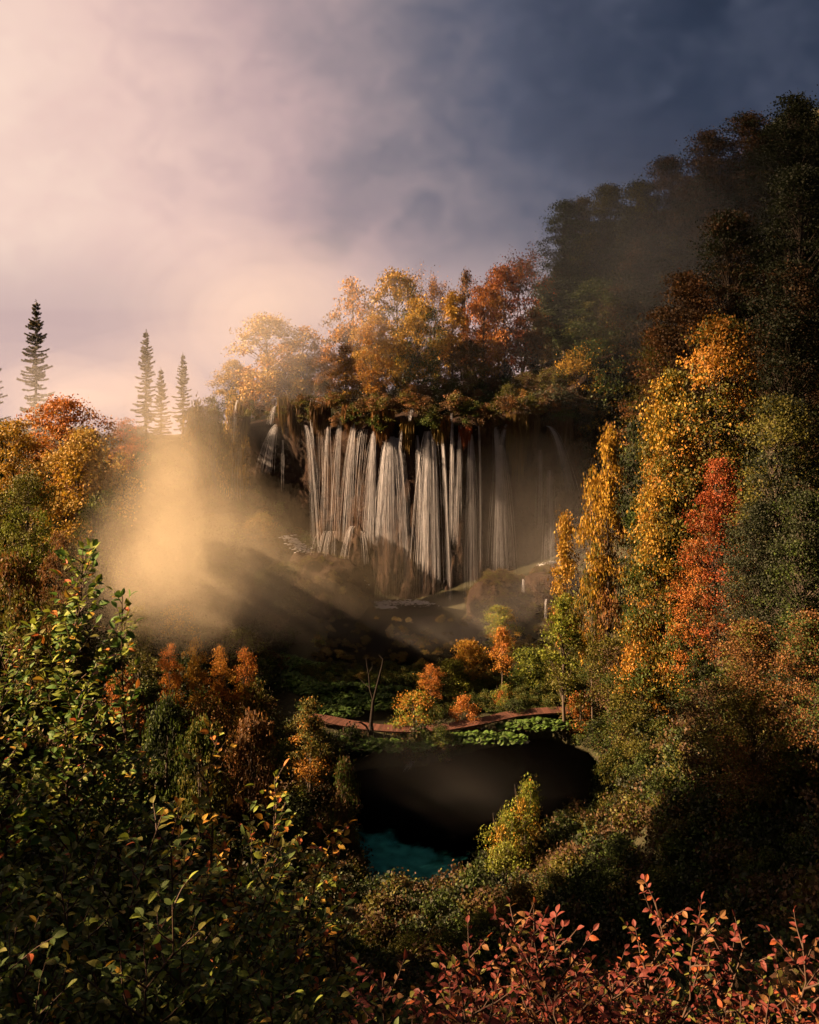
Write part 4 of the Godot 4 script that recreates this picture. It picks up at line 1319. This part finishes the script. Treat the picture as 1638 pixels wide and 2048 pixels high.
func build_stuff() -> void:
	var spots := []
	var spots2 := []
	while spots.size() + spots2.size() < 4200:
		var d := rng.randf_range(20.0, 185.0)
		var x := rng.randf_range(-0.46, 0.46) * (d + 12.0)
		if pond_depth(x, d) > -0.4: continue
		if d > 127 and d < wall_d(x) + 3.0 and x > -17 and x < 27: continue
		if d > 113 and d < 127.5 and x > -16 and x < 22: continue
		var p := Vector3(x, ground(x, d) - 0.1, -d)
		if rng.randf() < 0.6: spots.append(p)
		else: spots2.append(p)
	scatter("undergrowth", "dark green undergrowth covering the slopes", "low", spots, "dark", "green", 0.8, 1.9)
	scatter("undergrowth", "brown and olive undergrowth covering the slopes", "low", spots2, "brown", "olive", 0.8, 1.9)
	var cover := []
	for m in [[at(640, 1190, 156.0), Vector3(8, 8.5, 5)], [at(1000, 1190, 154.0), Vector3(5, 6.0, 4.5)], [at(1110, 1190, 154.0), Vector3(7, 7.0, 5)]]:
		for k in 150:
			var dir := Vector3(rng.randfn(), absf(rng.randfn()) + 0.1, rng.randfn()).normalized()
			cover.append(Vector3(m[0].x, 0, m[0].z) + dir * m[1] * 0.98)
	for k in 260:
		var x := rng.randf_range(9, 30)
		var d := rng.randf_range(138, 160)
		var y := ground(x, d)
		if y > 0.15: cover.append(Vector3(x, y - 0.05, -d))
	scatter("moss_cover", "brown moss and low plants on the rock mounds", "low", cover, "brown", "olive", 0.35, 0.75)
	var wet := []
	while wet.size() < 420:
		var x := rng.randf_range(-16, 22)
		var d := rng.randf_range(127, 152)
		if noise.get_noise_2d(x * 9.0, d * 9.0) < 0.02: continue
		wet.append(Vector3(x, -0.1, -d))
	var bank := []
	while bank.size() < 420:
		var x := rng.randf_range(-14, 27)
		var d := rng.randf_range(118.6, 139)
		if d < 126 and x < 1.5 or d > 131 and x < 16: continue
		bank.append(Vector3(x, ground(x, d) - 0.05, -d))
	scatter("ground_plants", "low green plants on the banks behind the boardwalk", "low", bank, "green", "olive", 0.4, 0.9)
	scatter("sedge", "brown sedge in the shallow plunge pool", "low", wet, "moss", "olive", 0.22, 0.5)
	var far1 := []
	var far2 := []
	while far1.size() + far2.size() < 520:
		var d := rng.randf_range(205.0, 330.0)
		var x := rng.randf_range(0.14, 0.58) * d
		var p := Vector3(x, ground(x, d) - 0.5, -d)
		if rng.randf() < 0.6: far1.append(p)
		else: far2.append(p)
	scatter("far_forest", "dark forest on the far hillside behind the mist", "round", far1, "dark", "blue", 0.9, 1.6)
	scatter("far_forest", "brown autumn forest on the far hillside behind the mist", "round_b", far2, "brown", "olive", 0.9, 1.6)
	# unseen trees added left of the frame to shade foreground and lower right
	for a in [[-11, -2, 51.5], [-11, 1, 51.5], [-12, 3.5, 51], [-14, -1, 52.5], [-15, 2, 52.5], [-12, 6.5, 49.2], [-15, 5.5, 50], [-16, 9, 49.2], [-12, 9.5, 47.4], [-12, 11, 48], [-13, 15, 50], [-14, 19, 50], [-16, 13, 50.5], [-17, 17, 51], [-15, 22, 49], [-18, 20, 51], [-20, 27, 47], [-18, 25, 49], [-28, 34, 52], [-32, 40, 52], [-32, 46, 52], [-34, 52, 51], [-34, 58, 50], [-37, 64, 49], [-40, 46, 55], [-42, 54, 56], [-42, 61, 56], [-40, 70, 50], [-36, 38, 54], [-48, 50, 60], [-50, 57, 63], [-51, 64, 63], [-46, 43, 58], [-49, 72, 58], [-56, 60, 64], [-56, 67, 62], [-30, 52, 48], [-31, 62, 46]]:
		var gy := ground(a[0], a[1]) - 0.2
		var o := thing("shade_tree", Vector3(a[0], gy, -a[1]), "tree added on the left slope outside the picture to cast shade", "tree", "added shade trees outside the picture")
		o.rotation.y = rng.randf() * TAU
		o.scale = Vector3(0.6, (a[2] - gy) / 13.0, 0.6) if a[1] < 30 else Vector3(0.85, (a[2] - gy) / 13.0, 0.85)
		part("trunk", PROTO.round_b.wood, o)
		var f := part("crown", PROTO.round_b.crown, o)
		f.set_surface_override_material(0, PAL.green)
		f.set_surface_override_material(1, PAL.olive)

func build_mist() -> void:
	mist("pale pink mist drifting round the feet of the spruces", [[180, 800, 150, 460, 150, 8, 12, 0.3, -40, 0], [540, 640, 174, 440, 290, 6, 18, 0.28, 0, -10]], lin(0.98, 0.97, 0.97))
	mist("mist puff tinted golden for warm light, drifting in front of the cliff's left end", [[350, 1000, 99, 200, 330, 6, 8, 0.42, -10, 30], [430, 1120, 97, 280, 220, 6, 8, 0.42, 30, 20], [290, 1130, 96, 200, 210, 5, 7, 0.3, 0, 10], [560, 1200, 132, 300, 140, 6, 8, 0.45, -30, 0], [340, 880, 112, 150, 250, 6, 6, 0.22, 0, 0]], lin(0.98, 0.86, 0.64))  # golden albedo stands in for warm light; the mist itself is colourless
	mist("thin warm spray hanging over the plunge pool", [[880, 1255, 142, 340, 90, 6, 9, 0.2, 40, 10], [1080, 1090, 150, 320, 280, 5, 9, 0.07, 40, 40]], lin(0.97, 0.92, 0.86))
	mist("thin mist tinted for blue grey shade in front of the dark right slope", [[1220, 520, 160, 480, 380, 8, 12, 0.1, 80, -40]], lin(0.78, 0.87, 0.98))  # blue albedo paints in the cool tone of shade
	mist("faint haze over the dark pond", [[930, 1600, 100, 460, 240, 5, 9, 0.02, 0, 0]], lin(0.95, 0.95, 0.93))
	# unseen fog added above the picture; it keeps the sun off the upper right slope
	var c := Node3D.new()
	c.name = "shade_cloud"
	add_child(c)
	tag(c, "unseen fog bank added above the picture to shade the upper right slope", "", "", "stuff")
	for p in [[-165, 180, 150, 44, 32, 80, 0.022], [-180, 194, 70, 46, 32, 60, 0.022], [-150, 186, 210, 34, 32, 50, 0.022]]:
		var f := FogVolume.new()
		f.name = "puff"
		f.shape = RenderingServer.FOG_VOLUME_SHAPE_ELLIPSOID
		f.size = Vector3(p[3], p[4], p[5]) * 2.0
		var m := FogMaterial.new()
		m.density = p[6]
		m.albedo = lin(0.98, 0.98, 0.98)
		f.material = m
		c.add_child(f, true)
		f.position = Vector3(p[0], p[1], -p[2])

# ---------------------------------------------------------------- sky
# morning cloud: bright and rosy towards the sun on the left, slate blue away from it
func misty_sky() -> ImageTexture:
	var wd := 1536
	var ht := 768
	var im := Image.create(wd, ht, false, Image.FORMAT_RGB8)
	var f := FastNoiseLite.new()
	f.seed = 4
	f.frequency = 1.0
	f.fractal_octaves = 5
	f.fractal_gain = 0.55
	var ramp := Gradient.new()
	ramp.offsets = PackedFloat32Array([0.0, 0.2, 0.36, 0.5, 0.66, 0.82, 1.0])
	ramp.colors = PackedColorArray([Color8(26, 30, 40), Color8(48, 57, 76), Color8(88, 92, 110), Color8(140, 130, 138), Color8(196, 168, 168), Color8(234, 200, 190), Color8(252, 222, 204)])
	for j in ht:
		var el := (0.5 - (j + 0.5) / ht) * PI
		for i in wd:
			if el < -0.02:
				im.set_pixel(i, j, Color8(205, 178, 174))   # the mist-filled valley beyond
				continue
			var az := (i + 0.5) / wd * TAU   # 0 is straight ahead, growing to the right
			var p := Vector3(sin(az) * cos(el), sin(el), -cos(az) * cos(el))
			var q := p * 4.2
			q.y *= 1.3
			var w := f.get_noise_3dv(q + Vector3(3, 1, 7))
			q += Vector3(w, w * 0.8, -w) * 0.55
			var c := f.get_noise_3dv(q * 0.9 + Vector3(11, 0, 2))
			var side := rad_to_deg(az)
			var away := absf(wrapf(side + 75.0, -180.0, 180.0))      # degrees from the sun's side
			var t := lerpf(0.96, 0.22, smoothstep(50.0, 98.0, away + c * 14.0 + el * 20.0))
			t += (c * 0.3 + f.get_noise_3dv(q * 3.0) * 0.07) * (0.35 + 0.65 * t)
			t -= 0.1 * smoothstep(0.5, 1.4, el)
			im.set_pixel(i, j, ramp.sample(clampf(t, 0.0, 1.0)).lerp(Color8(205, 178, 174), 0.9 * (1.0 - smoothstep(-0.01, 0.09, el)) * smoothstep(0.2, 0.5, t)))
	return ImageTexture.create_from_image(im)

# ---------------------------------------------------------------- the scene
func _ready() -> void:
	rng.seed = 20241
	noise.seed = 5
	noise.frequency = 0.02
	rough.seed = 11
	rough.frequency = 0.02
	rough.fractal_octaves = 4
	# camera: level, with the lens shifted down so that the trees stand upright as in the photograph
	var cam := Camera3D.new()
	cam.name = "camera"
	cam.projection = Camera3D.PROJECTION_FRUSTUM
	cam.near = 0.1
	cam.far = 3000.0
	cam.size = 0.1 * 2048.0 / F
	cam.frustum_offset = Vector2(0, -0.1 * (1024.0 - HORIZON) / F)
	cam.keep_aspect = Camera3D.KEEP_HEIGHT
	add_child(cam)
	cam.position = Vector3(0, EYE, 0)
	cam.current = true
	# sky and air
	var env := Environment.new()
	env.background_mode = Environment.BG_SKY
	var sm := PanoramaSkyMaterial.new()
	sm.panorama = misty_sky()
	var sky := Sky.new()
	sky.sky_material = sm
	env.sky = sky
	env.background_energy_multiplier = 0.155
	env.tonemap_mode = Environment.TONE_MAPPER_LINEAR
	env.tonemap_exposure = 6.5
	env.sdfgi_enabled = true
	env.ssao_enabled = true
	env.ssil_enabled = true
	env.volumetric_fog_enabled = true
	env.volumetric_fog_density = 0.0
	var we := WorldEnvironment.new()
	we.name = "environment"
	we.environment = env
	add_child(we)
	# low morning sun from the left, a little ahead of the camera
	var sun := DirectionalLight3D.new()
	sun.name = "sun"
	sun.light_energy = 1.6
	sun.light_color = lin(1.0, 0.63, 0.35)
	sun.light_angular_distance = 0.5
	sun.shadow_enabled = true
	add_child(sun)
	var el := deg_to_rad(29.0)
	var ahead := deg_to_rad(1.0)
	var to_sun := Vector3(-cos(el) * cos(ahead), sin(el), -cos(el) * sin(ahead))
	sun.look_at_from_position(to_sun * 100.0, Vector3.ZERO, Vector3.UP)

	build_materials()
	M.leafy = leaf_mat(Color.WHITE)
	solve_terrain()
	build_leaf_templates()
	build_prototypes()
	build_leaf_meshes()
	build_ground()
	build_cliff()
	mound("rock_mound", at(640, 1190, 156.0) * Vector3(1, 0, 1), Vector3(8, 8.5, 5), "dark rock mound in the mist left of the falls", M.rock, 3.0)
	mound("rock_mound", at(1000, 1190, 154.0) * Vector3(1, 0, 1), Vector3(5, 6.0, 4.5), "brown mossy mound below the crossing streams", M.rock, 40.0)
	mound("rock_mound", at(1110, 1190, 154.0) * Vector3(1, 0, 1), Vector3(7, 7.0, 5), "brown mossy mound behind the slender golden tree", M.rock, 77.0)
	mound("rock_mound", at(714, 1100, 159.5) * Vector3(1, 0, 1), Vector3(2.6, 11.5, 2.2), "dark pointed rock splitting a cascade", M.rock, 120.0)
	mound("rock_mound", at(655, 1100, 160.0) * Vector3(1, 0, 1), Vector3(4, 9.5, 2.2), "low rock under the broad veil", M.rock, 160.0)
	build_water()
	build_boardwalk()
	build_dead_tree()
	build_moss()
	build_trees()
	build_near()
	build_stuff()
	build_mist()
